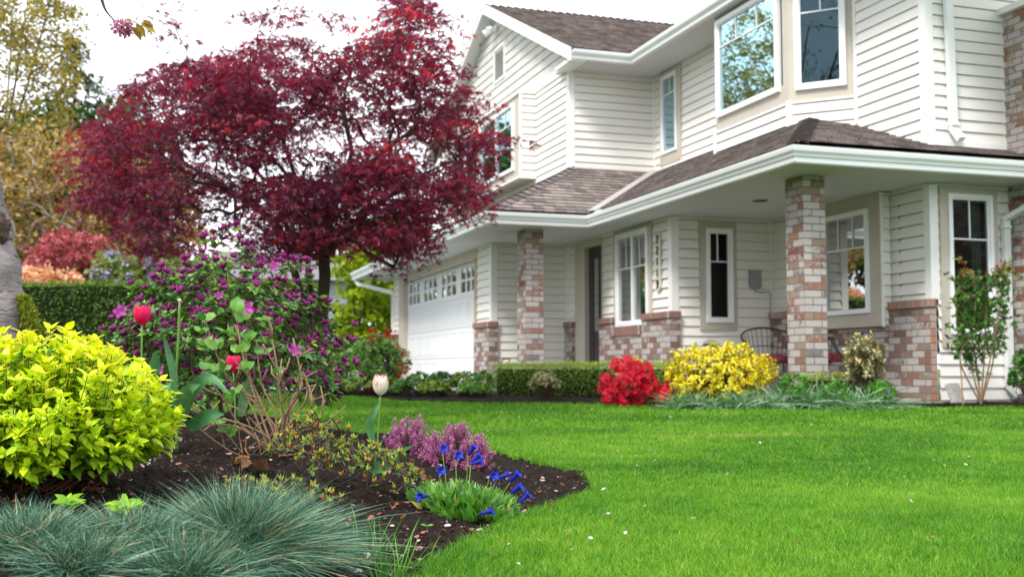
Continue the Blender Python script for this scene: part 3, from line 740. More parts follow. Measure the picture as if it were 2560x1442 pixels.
# house number board
mb = MB(); m_ = []
for sgn, zc in ((1, 2.04), (-1, 1.42)):
    pass
zc0, zc1, hw = 1.42, 2.05, .068; u_c = 13.40
prof = [(u_c+hw*math.cos(a), zc1+hw*math.sin(a)) for a in np.linspace(0, PI, 9)]+[(u_c+hw*math.cos(a), zc0+hw*math.sin(a)) for a in np.linspace(PI, 2*PI, 9)]
V = [W_ent.p(u, z, .02) for u, z in prof]+[W_ent.p(u, z, .045) for u, z in prof]; n = len(prof)
mb.add(V, [tuple(range(n, 2*n))]+[(i, (i+1) % n, n+(i+1) % n, n+i) for i in range(n)])
nb = mb.build('number_plaque', mat_plain('plaque_cream', (.66, .62, .54), .5, .3), house)
SEG = {'2': [[(-.5, .72), (-.42, .95), (0, 1.05), (.42, .92), (.5, .6), (.3, .2), (-.5, -.95), (.55, -.95)]],
       '1': [[(-.3, .6), (.05, 1.0), (.05, -.95)]],
       '9': [[(.5, .35), (.45, .85), (0, 1.05), (-.45, .85), (-.5, .4), (-.3, .02), (.1, -.02), (.45, .2), (.5, .35), (.45, -.4), (.1, -.95), (-.4, -.8)]]}
for i, ch in enumerate('22119'):
    mb = MB(); z = 2.035-i*.147; h = .048; w = .042
    for st in SEG[ch]:
        mb.tube([W_ent.p(u_c-a*w, z+b*h, .049) for a, b in st], .0125, 5)
    mb.build('house_number', M['black'], nb)
# door bell
mb = MB(); wbox(mb, W_ent, 15.12, 15.17, 1.26, 1.36, .014, .03); db = mb.build('door_bell', M['trim'], house)
mb = MB(); mb.lathe(W_ent.p(15.145, 1.33, .03), [(.014, 0), (.012, .006)], 10, axis=-XA); mb.build('bell_button', mat_plain('orange_button', (.8, .3, .06), .4), db)
# porch slab and foundation strip
mb = MB(); mb.box((6.0, 9.99, -.2), (7.85, 13.0, .02)); mb.box((5.2, 12.9, -.2), (6.46, 16.78, .03)); mb.box((7.78, 9.80, -.25), (8.9, 9.985, -.005))
mb.build('porch_floor', M['concrete'], house)
# ================================================================ ground
def vnoise(x, y, s, seed=0):
    """smooth value noise 0..1"""
    r = np.random.default_rng(seed+991); T = r.random((257, 257))
    X = np.asarray(x)*s; Y = np.asarray(y)*s; xi = np.floor(X).astype(int); yi = np.floor(Y).astype(int); fx = X-xi; fy = Y-yi
    fx = fx*fx*(3-2*fx); fy = fy*fy*(3-2*fy); a = xi % 256; b = yi % 256
    return (T[a, b]*(1-fx)+T[a+1, b]*fx)*(1-fy)+(T[a, b+1]*(1-fx)+T[a+1, b+1]*fx)*fy
BED = np.array([(.595, 2.626), (.68, 2.75), (.772, 2.885), (.90, 3.10), (1.04, 3.31), (1.23, 3.53), (1.44, 3.76), (1.62, 3.97), (1.72, 4.21), (1.79, 4.42), (1.80, 4.75), (1.79, 5.09), (1.78, 5.66), (1.70, 6.54), (1.55, 7.1), (1.25, 7.5), (.8, 7.7), (0, 7.7), (-1.2, 7.5), (-2.6, 7.0), (-3.4, 6.0), (-3.4, 3), (-3.2, 1.2), (.1, 1.2), (.4, 2.2)])
def poly_dist(x, y, P):
    """signed distance, positive inside"""
    x = np.asarray(x, float); y = np.asarray(y, float); best = np.full(x.shape, 1e9); ins = np.zeros(x.shape, bool); n = len(P)
    for i in range(n):
        ax, ay = P[i]; bx, by = P[(i+1) % n]; dx, dy = bx-ax, by-ay
        t = np.clip(((x-ax)*dx+(y-ay)*dy)/(dx*dx+dy*dy), 0, 1)
        best = np.minimum(best, np.hypot(x-ax-t*dx, y-ay-t*dy))
        c = ((ay > y) != (by > y)) & (x < dx*(y-ay)/(dy+1e-12)+ax); ins ^= c
    return np.where(ins, best, -best)
def bed_z(x, y, rough=True):
    d = poly_dist(x, y, BED); t = np.clip(d/1.5, 0, 1); m = .21*t*t*(3-2*t)
    z = base_z(np.asarray(x), np.asarray(y))+m-.012*np.clip(1-np.abs(d-.03)/.05, 0, 1)
    if rough: z = z+.03*(vnoise(x, y, 8, 1)-.5)+.03*(vnoise(x, y, 24, 2)-.5)+.024*(vnoise(x, y, 55, 3)-.5)
    return z
def gz(x, y):
    x = np.asarray(x, float); y = np.asarray(y, float)
    return np.where(poly_dist(x, y, BED) > 0, bed_z(x, y, False), base_z(x, y))
def G(px, d, dz=0):
    """3D ground point in column px at forward distance d"""
    x, y = at_g(px, d); return np.array([x, y, float(gz(x, y))+dz])
def grid(name, xs, ys, zf, mat, keep=None, kind='structure', smooth=True):
    X, Y = np.meshgrid(xs, ys); Z = zf(X, Y); nx, ny = len(xs), len(ys)
    V = np.stack([X, Y, Z], -1).reshape(-1, 3); i = np.arange((nx-1)*(ny-1)); a = (i//(nx-1))*nx+i % (nx-1)
    if keep is not None:
        cx = (V[a, 0]+V[a+nx+1, 0])/2; cy = (V[a, 1]+V[a+nx+1, 1])/2; a = a[keep(cx, cy)]
        used = np.unique(np.concatenate([a, a+1, a+nx, a+nx+1])); mp = np.zeros(len(V), int); mp[used] = np.arange(len(used)); V = V[used]
        F = mp[np.stack([a, a+1, a+nx+1, a+nx], 1)]
    else: F = np.stack([a, a+1, a+nx+1, a+nx], 1)
    o = link_mesh(name, V, F.ravel(), np.arange(len(F))*4, mat, None, smooth, V[F.ravel()][:, :2]); tag(o, kind=kind); return o
def mat_soil():
    m, nt, out = newmat('dark_soil'); co = objco(nt)
    n = noise(nt, 14, 6, .75, co); n2 = noise(nt, 120, 4, .8, co); n3 = noise(nt, 45, 3, .6, co)
    c = ramp(nt, n, [(.3, (.011, .0075, .006)), (.6, (.028, .019, .015)), (.8, (.05, .034, .026))])
    c = mixc(nt, math_(nt, 'GREATER_THAN', n2, .68), c, (.12, .085, .06))
    h = math_(nt, 'ADD', math_(nt, 'MULTIPLY', n3, 1.4), n2)
    principled(nt, out, c, .95, .15, 0, bump(nt, h, 1, .012)); return m
def mat_turf():
    m, nt, out = newmat('turf_ground'); co = objco(nt); n = noise(nt, 6, 5, .7, co); n2 = noise(nt, 90, 4, .8, co)
    c = ramp(nt, n2, [(.3, (.025, .05, .008)), (.6, (.05, .13, .012)), (.8, (.10, .2, .03))])
    principled(nt, out, c, .95, .1, 0, bump(nt, n2, 1, .02)); return m
M['soil'] = mat_soil(); M['turf'] = mat_turf()
# far ground sheet to the horizon
ys = np.concatenate([np.linspace(-60, 0, 8), np.linspace(1, 30, 30), np.linspace(35, 600, 14)]); xs = np.concatenate([np.linspace(-600, -25, 12), np.linspace(-20, 30, 51), np.linspace(40, 600, 12)])
grid('ground', xs, ys, lambda x, y: base_z(x, y)-.03-.02*(np.hypot(x, y) < 20), mat_plain('far_turf', (.06, .12, .02), .95, .1, var=.3, scale=.5))
# lawn sheet: from the camera to the planting strip
STRIP = [(-8, 19.0), (.4, 16.9), (1.6, 15.9), (2.135, 14.9), (2.504, 14.05), (2.737, 12.40), (3.2, 11.85), (3.601, 11.508), (4.583, 10.981), (5.176, 10.306), (6.0, 9.75), (6.835, 9.315), (8.354, 9.079), (12, 8.6)]
SX = np.array([p[0] for p in STRIP]); SY = np.array([p[1] for p in STRIP])
def strip_y(x): return np.interp(x, SX, SY)
lawn_keep = lambda x, y: (poly_dist(x, y, BED) < .01) & (y < strip_y(x)+.05)
grid('lawn', np.arange(-9, 12.01, .06), np.arange(.6, 19, .06), lambda x, y: base_z(x, y)+.004*0, M['turf'], lawn_keep)
grid('planting_soil', np.arange(-8, 12.01, .045), np.arange(8.4, 20, .045), lambda x, y: base_z(x, y)+.012+.03*(vnoise(x, y, 6, 5)-.3)+.03*(vnoise(x, y, 19, 6)-.5), M['soil'], lambda x, y: (y > strip_y(x)-.02) & (x < 6.0+10*(y < 9.9)) & (y < np.where(x < 4, 16.9, 15.2)))
mb = MB(); mb.box((1.2, 16.9, -.2), (5.18, 40, .008)); tag(mb.build('driveway', mat_plain('driveway_concrete', (.38, .37, .35), .9, .2, var=.15, scale=4, bmp=.3)), kind='structure')
dy = []; y = 1.25
while y < 7.9: dy.append(y); y += .011 if y < 4.6 else .03
grid('garden_bed_soil', np.concatenate([np.arange(-3.45, -1.2, .05), np.arange(-1.2, 1.9, .0125)]), np.array(dy), bed_z, M['soil'], lambda x, y: poly_dist(x, y, BED) > -.035)
# ---- grass blades
def mat_grass():
    return mat_leaf('grass_blade', [(0, (.04, .15, .007)), (.3, (.08, .25, .011)), (.6, (.135, .345, .016)), (.85, (.22, .45, .028)), (.94, (.36, .48, .06)), (1, (.5, .44, .16))], trans=.4, rough=.4, spec=.4, var=.0, tint=(1.1, 1.1, .5))
def blades(name, x, y, z, h, w, lean, rnd, mat, seg=2, parent=None, az=None, up=None, loc=None):
    """curved tapering grass blades rooted at x,y,z"""
    n = len(x); r = rng
    az = r.random(n)*2*PI if az is None else az
    dx, dy_ = np.cos(az), np.sin(az); fa = r.random(n)*2*PI; wx, wy = np.cos(fa), np.sin(fa)
    V = []; P0 = np.stack([x, y, z], 1)
    for i in range(seg+1):
        t = i/seg; ww = w*(1-t**1.5)*.5 if i < seg else 0
        out = h*lean*t*t; c = P0+np.stack([dx*out, dy_*out, h*(t-.35*lean*t*t)], 1)
        if i < seg: V += [c-np.stack([wx*ww, wy*ww, 0*ww], 1), c+np.stack([wx*ww, wy*ww, 0*ww], 1)]
        else: V += [c]
    k = 2*seg+1; V = np.stack(V, 1).reshape(-1, 3); F = []; ln = []
    for i in range(seg-1): F += [2*i, 2*i+1, 2*i+3, 2*i+2]; ln.append(4)
    F += [2*seg-2, 2*seg-1, 2*seg]; ln.append(3)
    F = np.array(F); st = np.concatenate([[0], np.cumsum(ln)[:-1]]).astype(int)
    L = (F[None]+np.arange(n)[:, None]*k).ravel(); T = (st[None]+np.arange(n)[:, None]*len(F)).ravel()
    return link_mesh(name, V, L, T, mat, parent, False, None, np.repeat(rnd, k), loc)
M['grass'] = mat_grass()
def scatter_lawn(n, d0, d1, p):
    u = rng.random(n); d = (d0**p+(d1**p-d0**p)*u)**(1/p) if p != 0 else d0*(d1/d0)**u
    px = rng.uniform(-250, 3250, n); x = np.zeros(n); s = (px-1280)/FPX
    r = FW[None]+RT[None]*s[:, None]-UP[None]*((920-721)/FPX)
    return r[:, 0]*d, r[:, 1]*d, d
def lawn_batch(n, d0, d1, p, h, w, seg):
    x, y, d = scatter_lawn(n, d0, d1, p)
    pd = poly_dist(x, y, BED); jit = .02*(vnoise(x, y, 14, 9)-.5)
    k = (pd+jit < .0) & (y < strip_y(x)+.03*(vnoise(x, y, 8, 4)-.5)) & (x > -6)
    x, y, d, pd = x[k], y[k], d[k], pd[k]; n = len(x)
    hh = h*(.65+.7*rng.random(n))*(1+.55*np.exp(-np.abs(pd)/.08)*(d < 7))*(1+.35*(vnoise(x, y, 2.2, 12)-.5))
    clump = vnoise(x, y, 1.7, 21)*.5+vnoise(x, y, 9, 22)*.3+vnoise(x, y, 26, 23)*.2
    rnd = np.clip((clump-.5)*.95+.48+.16*rng.normal(size=n), 0, .9)
    # one dry straw-coloured patch in the turf
    dry = np.exp(-(((x-2.35)/.55)**2+((y-5.75)/.16)**2)*1.0)*0+np.exp(-(((x-3.62)/.5)**2+((y-6.35)/.14)**2))
    rnd = np.where(rng.random(n) < dry*.6, .93+.07*rng.random(n), rnd); rnd = np.where(rng.random(n) < .03, .93, rnd)
    return x, y, base_z(x, y)-.004, hh, np.full(n, w)*np.maximum(1, (d/3.6)**.9), rnd
parts = [lawn_batch(300000, 2.35, 4.4, 2, .025, .0024, 2), lawn_batch(325000, 4.4, 8, 1, .026, .0030, 2), lawn_batch(215000, 8, 16.5, 1, .030, .0042, 2)]
A_ = [np.concatenate([p[i] for p in parts]) for i in range(6)]
tag(blades('lawn_grass', A_[0], A_[1], A_[2], A_[3], A_[4], .25+.5*rng.random(len(A_[0])), A_[5], M['grass'], 2), label='short bright green lawn grass', cat='grass', kind='stuff')

# crumbs of soil, bark chips and grit on the bed
M['crumb'] = mat_leaf('soil_crumb', [(0, (.014, .009, .006)), (.6, (.045, .029, .02)), (.88, (.09, .056, .037)), (.97, (.18, .11, .07)), (1, (.26, .21, .17))], trans=.0, rough=.9, spec=.1, var=.2)
nc = 26000; d = 2.5+3.6*rng.random(nc)**1.3; px = rng.uniform(-50, 1520, nc); s_ = (px-1280)/FPX; rr_ = FW[None]+RT[None]*s_[:, None]-UP[None]*((920-721)/FPX); x = rr_[:, 0]*d; y = rr_[:, 1]*d
k = poly_dist(x, y, BED) > .0; x, y, d = x[k], y[k], d[k]; nc = len(x); P = np.stack([x, y, bed_z(x, y)+.001], 1)
T_ROCK = ([(1, 0, 0), (-.9, .2, 0), (.1, .8, .1), (0, -.9, 0), (.1, .1, .6), (0, 0, -.6)], [(0, 2, 4), (2, 1, 4), (1, 3, 4), (3, 0, 4), (2, 0, 5), (1, 2, 5), (3, 1, 5), (0, 3, 5)])
tag(leaf_mesh('soil_crumbs', *T_ROCK, P, rdir(nc), rdir(nc), .0025+.0075*rng.random(nc)**3.0, rng.random(nc), M['crumb']), label='loose crumbs of dark soil and bark on the flower bed', cat='soil', kind='stuff')
# ================================================================ plants
def catmull(pts, n):
    pts = [np.asarray(p, float) for p in pts]; P = [2*pts[0]-pts[1]]+pts+[2*pts[-1]-pts[-2]]; out = []
    for i in range(1, len(P)-2):
        for k in range(n):
            t = k/n; a, b, c, d = P[i-1], P[i], P[i+1], P[i+2]
            out.append(.5*((2*b)+(c-a)*t+(2*a-5*b+4*c-d)*t*t+(3*b-a-3*c+d)*t**3))
    out.append(pts[-1]); return out
def shell_dirs(n, zmin=-.3):
    d = rdir(int(n*2.6)); d = d[d[:, 2] > zmin][:n]; return d
def perp(T):
    a = np.where(np.abs(T[:, 2:3]) < .9, np.array([[0, 0, 1.]]), np.array([[1., 0, 0]])); e = nrm(np.cross(T, a)); return e, np.cross(T, e)
def whorl(P, T, k, phase=None, open_=.9):
    """k directions around each axis T at points P, opening from the axis"""
    e, g = perp(T); n = len(P); ph = rng.random(n)*6.28 if phase is None else phase
    out = []; idx = []
    for i in range(k):
        a = ph+i*2.399+rng.normal(size=n)*.2; o = open_*(.75+.5*rng.random(n))
        rad = e*np.cos(a)[:, None]+g*np.sin(a)[:, None]
        out.append(nrm(T*np.cos(o)[:, None]+rad*np.sin(o)[:, None])); idx.append(np.arange(n))
    return np.concatenate([P]*k), np.concatenate(out), np.concatenate([T]*k), np.concatenate(idx)
def stem_curves(base, tips, lift=.5, n=6, jit=.01):
    out = []
    for b, t in zip(base, tips):
        h = t-b; mid = b+np.array([h[0]*(1-lift), h[1]*(1-lift), h[2]*.55])+rng.normal(size=3)*jit
        c = []
        for i in range(n+1):
            u = i/n; c.append((1-u)**2*b+2*u*(1-u)*mid+u*u*t)
        out.append(np.array(c))
    return out
G_ = {}
def stems_mesh(name, curves, r0, r1, mat, parent, n=4):
    mb = MB()
    for c in curves:
        m = len(c); mb.tube(c, [r0+(r1-r0)*i/(m-1) for i in range(m)], n, cap=False, r=rng.random())
    return mb.build(name, mat, parent, smooth=True)
M['stem_red'] = mat_plain('reddish_stem', (.085, .035, .018), .7, .2)
M['stem_green'] = mat_plain('green_stem', (.12, .24, .04), .5, .3)
M['twig'] = mat_bark('pruned_twig', (.16, .09, .05), (.36, .24, .15), (20, 20, 20), .3)
M['twig_dark'] = mat_bark('dark_twig', (.05, .035, .025), (.12, .085, .06), (20, 20, 20), .3)
M['bark'] = mat_bark('grey_bark', (.045, .036, .03), (.13, .11, .09), (5, 5, 2), .7)
M['bark_maple'] = mat_bark('maple_bark', (.022, .018, .013), (.075, .062, .042), (9, 9, 3), .6)
# ---------------------------------------------------------------- golden spirea (front left)
def spirea():
    c = np.array(at_d(95, 1065, 3.0)); gx, gy = c[0], c[1]; g0 = float(gz(gx, gy)); R = np.array([.325, .30, .245])
    t = thing('spirea_bush', 'low bush of golden yellow pointed leaves in the front left of the bed', 'shrub', (gx, gy, g0))
    n = 560; D = shell_dirs(n, -.3); n = len(D)
    lump = 1+.10*np.sin(D[:, 0]*7+1)*np.cos(D[:, 1]*6)+.06*rng.normal(size=n)
    lump = lump*np.where(D[:, 2] < 0, 1-.12*np.abs(D[:, 2]), 1)
    tips = c+D*R*lump[:, None]
    base = np.array([gx, gy, g0])+np.concatenate([rng.normal(size=(n, 2))*.05, np.zeros((n, 1))], 1)
    cur = stem_curves(base, tips, .15, 8); stems_mesh('stems', cur, .0024, .0011, M['stem_red'], t)
    Cv = np.array(cur); Ps, Xs, Ns, Rn, Sz = [], [], [], [], []
    for u in np.linspace(.45, .985, 13):
        i = u*8; k = int(i); f = i-k; P = Cv[:, k]*(1-f)+Cv[:, min(k+1, 8)]*f; T = nrm(Cv[:, min(k+1, 8)]-Cv[:, k])
        kk = 1 if u < .93 else 3
        p, x, nn, ix = whorl(P, T, kk, None, 1.3 if u < .9 else 1.0)
        x = nrm(x+np.array([0, 0, .10])); Ps.append(p); Xs.append(x); up = nrm(T*.45+np.array([0, 0, 1.0])+rng.normal(size=x.shape)*.22)[:len(x)] if kk == 1 else nrm(np.array([[0, 0, 1.]])+x*.2+rng.normal(size=x.shape)*.25)
        Ns.append(up); hgt = (p[:, 2]-g0)/.5
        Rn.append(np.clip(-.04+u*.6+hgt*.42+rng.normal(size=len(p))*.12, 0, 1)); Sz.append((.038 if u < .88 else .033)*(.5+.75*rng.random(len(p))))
    P, X, N_, R_, S_ = map(np.concatenate, (Ps, Xs, Ns, Rn, Sz))
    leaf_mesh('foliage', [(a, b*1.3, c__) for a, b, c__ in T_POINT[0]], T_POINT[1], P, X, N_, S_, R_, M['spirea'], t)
    # lower inner leaves, greener
    m = 2200; D = shell_dirs(m, -.55); m = len(D); P = c+D*R*(.45+.45*rng.random((m, 1))); k = P[:, 2] > g0+.07; P = P[k]
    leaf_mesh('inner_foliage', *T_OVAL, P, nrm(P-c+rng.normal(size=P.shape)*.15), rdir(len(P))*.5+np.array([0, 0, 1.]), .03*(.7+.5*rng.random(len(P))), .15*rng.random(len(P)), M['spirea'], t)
    return t
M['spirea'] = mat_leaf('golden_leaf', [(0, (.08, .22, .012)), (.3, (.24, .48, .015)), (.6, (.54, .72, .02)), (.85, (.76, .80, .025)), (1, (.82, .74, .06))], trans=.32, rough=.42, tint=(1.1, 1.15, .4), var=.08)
spirea()
def sucker(px, py, d, label, s=1.0):
    p = at_d(px, py, d); g = G(px, d); t = thing('spirea_shoot', label, 'seedling', g, 'golden shoots in the blue grass')
    tips = np.array([p+np.array([(random.random()-.5)*.05, (random.random()-.5)*.04, random.random()*.02]) for i in range(3)])
    cur = stem_curves([g]*3, tips, .3, 5); stems_mesh('stem', cur, .0018, .001, M['stem_red'], t)
    P, X, N_, ix = whorl(tips, np.tile([[0, -.25, 1.]], (3, 1)), 6, None, 1.15)
    leaf_mesh('foliage', *T_POINT, P, X, np.array([0, -.7, .8])+rng.normal(size=X.shape)*.2, .034*s*(.8+.5*rng.random(len(P))), .2+.25*rng.random(len(P)), M['spirea'], t)
sucker(170, 1275, 2.62, 'small golden spirea shoot at the left end of the blue grass'); sucker(298, 1285, 2.56, 'bigger golden spirea shoot just left of the big blue grass clump', 1.15)
# ---------------------------------------------------------------- blue fescue
M['fescue'] = mat_leaf('blue_grass_blade', [(0, (.012, .06, .038)), (.35, (.06, .165, .10)), (.7, (.155, .315, .20)), (.9, (.33, .48, .34)), (.95, (.40, .30, .15)), (1, (.55, .42, .22))], trans=.1, rough=.5, tint=(1, 1, .8), var=0)
def tuft(name, c, n, L, w, mat, parent, spread=.06, tilt=1.25, droop=.35, seg=5, rn=(0, .9), rmul=1.0, flat=1.0, bias=0):
    th = np.abs(rng.random(n)**.75)*tilt; az = rng.random(n)*2*PI
    out = np.stack([np.cos(az), np.sin(az), np.zeros(n)], 1); D = nrm(out*np.sin(th)[:, None]+np.array([0, 0, 1.])*np.cos(th)[:, None]+rng.normal(size=(n, 3))*.15)
    p0 = np.asarray(c)+out*(spread*rng.random(n)**.5*(.3+.7*th/tilt))[:, None]+np.array([0, 0, .0])
    l = L*(.55+.55*rng.random(n)); wd = rdir(n); wd = nrm(np.cross(D, wd)); V = []
    curl = rng.normal(size=(n, 3))*.34; curl[:, 2] = 0
    dr = droop*(.3+1.2*rng.random(n))*np.sin(th+.35)
    for i in range(seg+1):
        t = i/seg; q = p0+D*(l*t)[:, None]+(out*.35*(dr*l*t*t)[:, None])+np.array([0, 0, -1.])*(dr*l*t**2.2)[:, None]+curl*(l*t*t)[:, None]
        hw = w*.5*(1-.25*t) if i < seg else 0
        if i < seg: V += [q-wd*hw, q+wd*hw]
        else: V += [q]
    k = 2*seg+1; V = np.stack(V, 1).reshape(-1, 3); F = []; ln = []
    for i in range(seg-1): F += [2*i, 2*i+1, 2*i+3, 2*i+2]; ln.append(4)
    F += [2*seg-2, 2*seg-1, 2*seg]; ln.append(3); F = np.array(F); st = np.concatenate([[0], np.cumsum(ln)[:-1]]).astype(int)
    Lp = (F[None]+np.arange(n)[:, None]*k).ravel(); T = (st[None]+np.arange(n)[:, None]*len(F)).ravel()
    r = rn[0]+(rn[1]-rn[0])*rng.random(n)
    if bias: r = np.where((rng.random(n) < bias), .93+.07*rng.random(n), r)
    return link_mesh(name, V, Lp, T, mat, parent, False, None, np.repeat(r, k))
for (px, d, n, L, label, dz) in ((612, 2.64, 12500, .222, 'large round blue green fescue clump in front of the brown twigs', .0), (335, 2.5, 4200, .155, 'mid sized blue green fescue clump below the golden shoots', 0), (85, 2.4, 3600, .13, 'blue green fescue clump in the bottom left corner', 0), (480, 2.38, 3400, .15, 'low blue green fescue clump at the bottom edge between two taller ones', 0), (215, 2.32, 3000, .125, 'short blue green fescue clump at the bottom edge under the golden bush', 0)):
    g = G(px, d); t = thing('fescue_clump', label, 'grass clump', g, 'blue fescue clumps')
    tuft('blades', g+np.array([0, 0, dz]), int(n*.9), L, .0016, M['fescue'], t, .10 if L > .2 else .095, 1.18, .36, 5, (0, .9), bias=.08)
# ---------------------------------------------------------------- purple azalea
M['azalea_leaf'] = mat_leaf('azalea_leaf', [(0, (.03, .11, .018)), (.5, (.10, .27, .04)), (.85, (.24, .44, .05)), (1, (.48, .58, .07))], trans=.25, rough=.35, spec=.5)
M['purple'] = mat_leaf('purple_petal', [(0, (.14, .006, .08)), (.5, (.29, .014, .18)), (.8, (.38, .03, .27)), (1, (.50, .12, .42))], trans=.25, rough=.45, tint=(1.2, .8, 1.1))
T_BUD = ([(0, 0, 0)]+[(.35, .2*math.cos(a), .2*math.sin(a)) for a in np.linspace(0, 2*PI, 6)[:-1]]+[(.7, .17*math.cos(a), .17*math.sin(a)) for a in np.linspace(0, 2*PI, 6)[:-1]]+[(1, 0, 0)],
         [(0, 1+(i+1) % 5, 1+i) for i in range(5)]+[(1+i, 1+(i+1) % 5, 6+(i+1) % 5, 6+i) for i in range(5)]+[(6+i, 6+(i+1) % 5, 11) for i in range(5)])
def flower5(k=5, r_in=.1, cup=.35, w=.42, notch=.06):
    v = [(0, 0, 0)]; f = []
    for i in range(k):
        a = 2*PI*i/k; ca, sa = math.cos(a), math.sin(a)
        def q(r, t, z): return (r*ca-t*sa, r*sa+t*ca, z)
        b = len(v); v += [q(.3, -.14, cup*.35), q(.3, .14, cup*.35), q(.68, -w*.62, cup*.8), q(.68, w*.62, cup*.8), q(.97, -w*.36, cup*.85), q(1.0-notch, 0, cup), q(.97, w*.36, cup*.85), q(.66, 0, cup*.62)]
        f += [(0, b, b+7, b+1), (b, b+2, b+4, b+7), (b+1, b+7, b+6, b+3), (b+7, b+4, b+5), (b+7, b+5, b+6)]
    # rotate so normal z stays, template x,y in plane
    return v, f
T_FLOWER = flower5()
def azalea_bush():
    c = at_d(565, 835, 5.25); gx, gy = c[0], c[1]; g0 = float(gz(gx, gy)); c[2] = .44
    t = thing('azalea_bush', 'large open azalea bush full of dark purple buds behind the red tulip', 'shrub', (gx, gy, g0))
    n = 590; D = shell_dirs(n, -.5); n = len(D); R = np.array([.60, .5, .50])
    rr = (.5+.53*rng.random(n)**.6)*(1+.13*np.sin(7*D[:, 0]+2)*np.cos(5*D[:, 2]+1))*(1-.10*(D[:, 0] < -.2)*(D[:, 2] > .3)); tips = c+D*R*rr[:, None]
    tips[:, 2] = np.maximum(tips[:, 2], g0+.03)
    # tree of nodes: trunks then twigs joining the nearest inner node
    nodes = []; segs = []
    for k in range(9):
        a = 2*PI*k/9+.3; e = c+np.array([math.cos(a)*.24, math.sin(a)*.2, random.uniform(-.12, .1)]); cur = stem_curves([np.array([gx+math.cos(a)*.04, gy+math.sin(a)*.04, g0-.02])], [e], .4, 6)[0]; segs.append((cur, .011, .005)); nodes += list(cur[2:])
    nodes = np.array(nodes); order = np.argsort(rr)
    for i in order:
        d = np.linalg.norm(nodes-tips[i], axis=1)+.35*np.maximum(0, np.linalg.norm(nodes-c, axis=1)-np.linalg.norm(tips[i]-c)+.05); j = int(np.argmin(d)); a = nodes[j]; b = tips[i]
        m = (a+b)/2+rng.normal(size=3)*.02-np.array([0, 0, .02]); cur = np.array([a, m, b]); segs.append((cur, .0042, .0018)); nodes = np.concatenate([nodes, cur[1:]])
    mb = MB()
    for cur, a, b in segs: mb.tube(cur, [a+(b-a)*i/(len(cur)-1) for i in range(len(cur))], 4, cap=False)
    mb.build('branches', M['twig_dark'], t, smooth=True)
    T = nrm(nrm(tips-c)*.6+np.array([0, 0, .75])+rng.normal(size=tips.shape)*.15)
    P, X, N_, ix = whorl(tips-T*.014, T, 8, None, 1.25)
    leaf_mesh('foliage', *T_OVAL, P, X, T[ix]+rng.normal(size=X.shape)*.2, .046*(.55+.6*rng.random(len(P))), np.clip(.45+.25*rng.normal(size=len(P))+.3*(P[:, 2]-.5), 0, 1), M['azalea_leaf'], t)
    # second layer of leaves along the twigs
    k = rng.integers(0, n, 1500); P2 = tips[k]*(1-.22*rng.random((1500, 1)))+c*0+(c-tips[k])*0; P2 = tips[k]+(c-tips[k])*(.3*rng.random((1500, 1)))+rng.normal(size=(1500, 3))*.02
    leaf_mesh('inner_foliage', *T_OVAL, P2, rdir(1500)+np.array([0, 0, .3]), rdir(1500)*.5+np.array([0, 0, 1]), .03*(.6+.6*rng.random(1500)), .5*rng.random(1500), M['azalea_leaf'], t)
    keep = rng.random(n) < .88; Pt = tips[keep]; Tt = T[keep]
    P, X, N_, ix = whorl(Pt+Tt*.008, Tt, 6, None, .65)
    kk = rng.random(len(P)) < .85; P, X = P[kk], X[kk]
    tag(leaf_mesh('flower_buds', *T_BUD, P, X, rdir(len(P)), 0.036*(.7+.4*rng.random(len(P))), .2+.45*rng.random(len(P)), M['purple'], t, smooth=True), kind='stuff')
    for (px, py, s) in ((302, 779, 1.15), (613, 770, 1.4), (736, 875, 1.15), (395, 925, 1.0), (685, 665, .9), (548, 739, .7), (722, 720, .85), (545, 672, .6), (800, 805, .7), (460, 860, .6), (640, 905, .8))[:6]:
        p = at_d(px, py, 4.86 if py > 700 else 5.0); z = nrm(np.array([(px-565)/900, -1.0, .35])); x = nrm(np.cross(z, ZA))
        leaf_mesh('flower', *T_FLOWER, [p, p+z*.004], [x, nrm(x+.8*ZA)], [z, nrm(z+.1*x)], [.029*s, .021*s], np.array([.9, .8]), M['purple'], t)
azalea_bush()
# ---------------------------------------------------------------- red and striped tulips
def tulip_petals(c, H, W, mat, parent, lean=(0, 0), closed=.35, rn=(.3, .8)):
    mb = MB(); ax = nrm(np.array([lean[0], lean[1], 1.])); e, g = perp(ax[None]); e, g = e[0], g[0]
    for k in range(6):
        a0 = k*PI/3+.2; inner = k % 2; V = []; F = []; nu, nv = 8, 12
        for j in range(nv+1):
            t = j/nv; rad = W*.5*(.25+1.35*t**.6-.62*t**2.2)*(.92 if inner else 1.0)*(1-closed*.35*t**3); half = (PI/3)*(.55+.75*min(1, t*2.2))*(1-.93*(max(0, t-.5)/.5)**2.6)
            if t > .999: half = .04
            for i in range(nu+1):
                s = i/nu*2-1; an = a0+half*s; rr = rad*(1-.06*abs(s)*t); z = H*(t-.03*abs(s)**2*t)
                V.append(c+ax*z+(e*math.cos(an)+g*math.sin(an))*rr)
        for j in range(nv):
            for i in range(nu): b = j*(nu+1)+i; F.append((b, b+1, b+nu+2, b+nu+1))
        uv = [[((q % (nu+1))/nu, (q//(nu+1))/nv) for q in f] for f in F]
        mb.add(V, F, uv, rn[0]+(rn[1]-rn[0])*(k/5))
    return mb.build('petals', mat, parent, smooth=True)
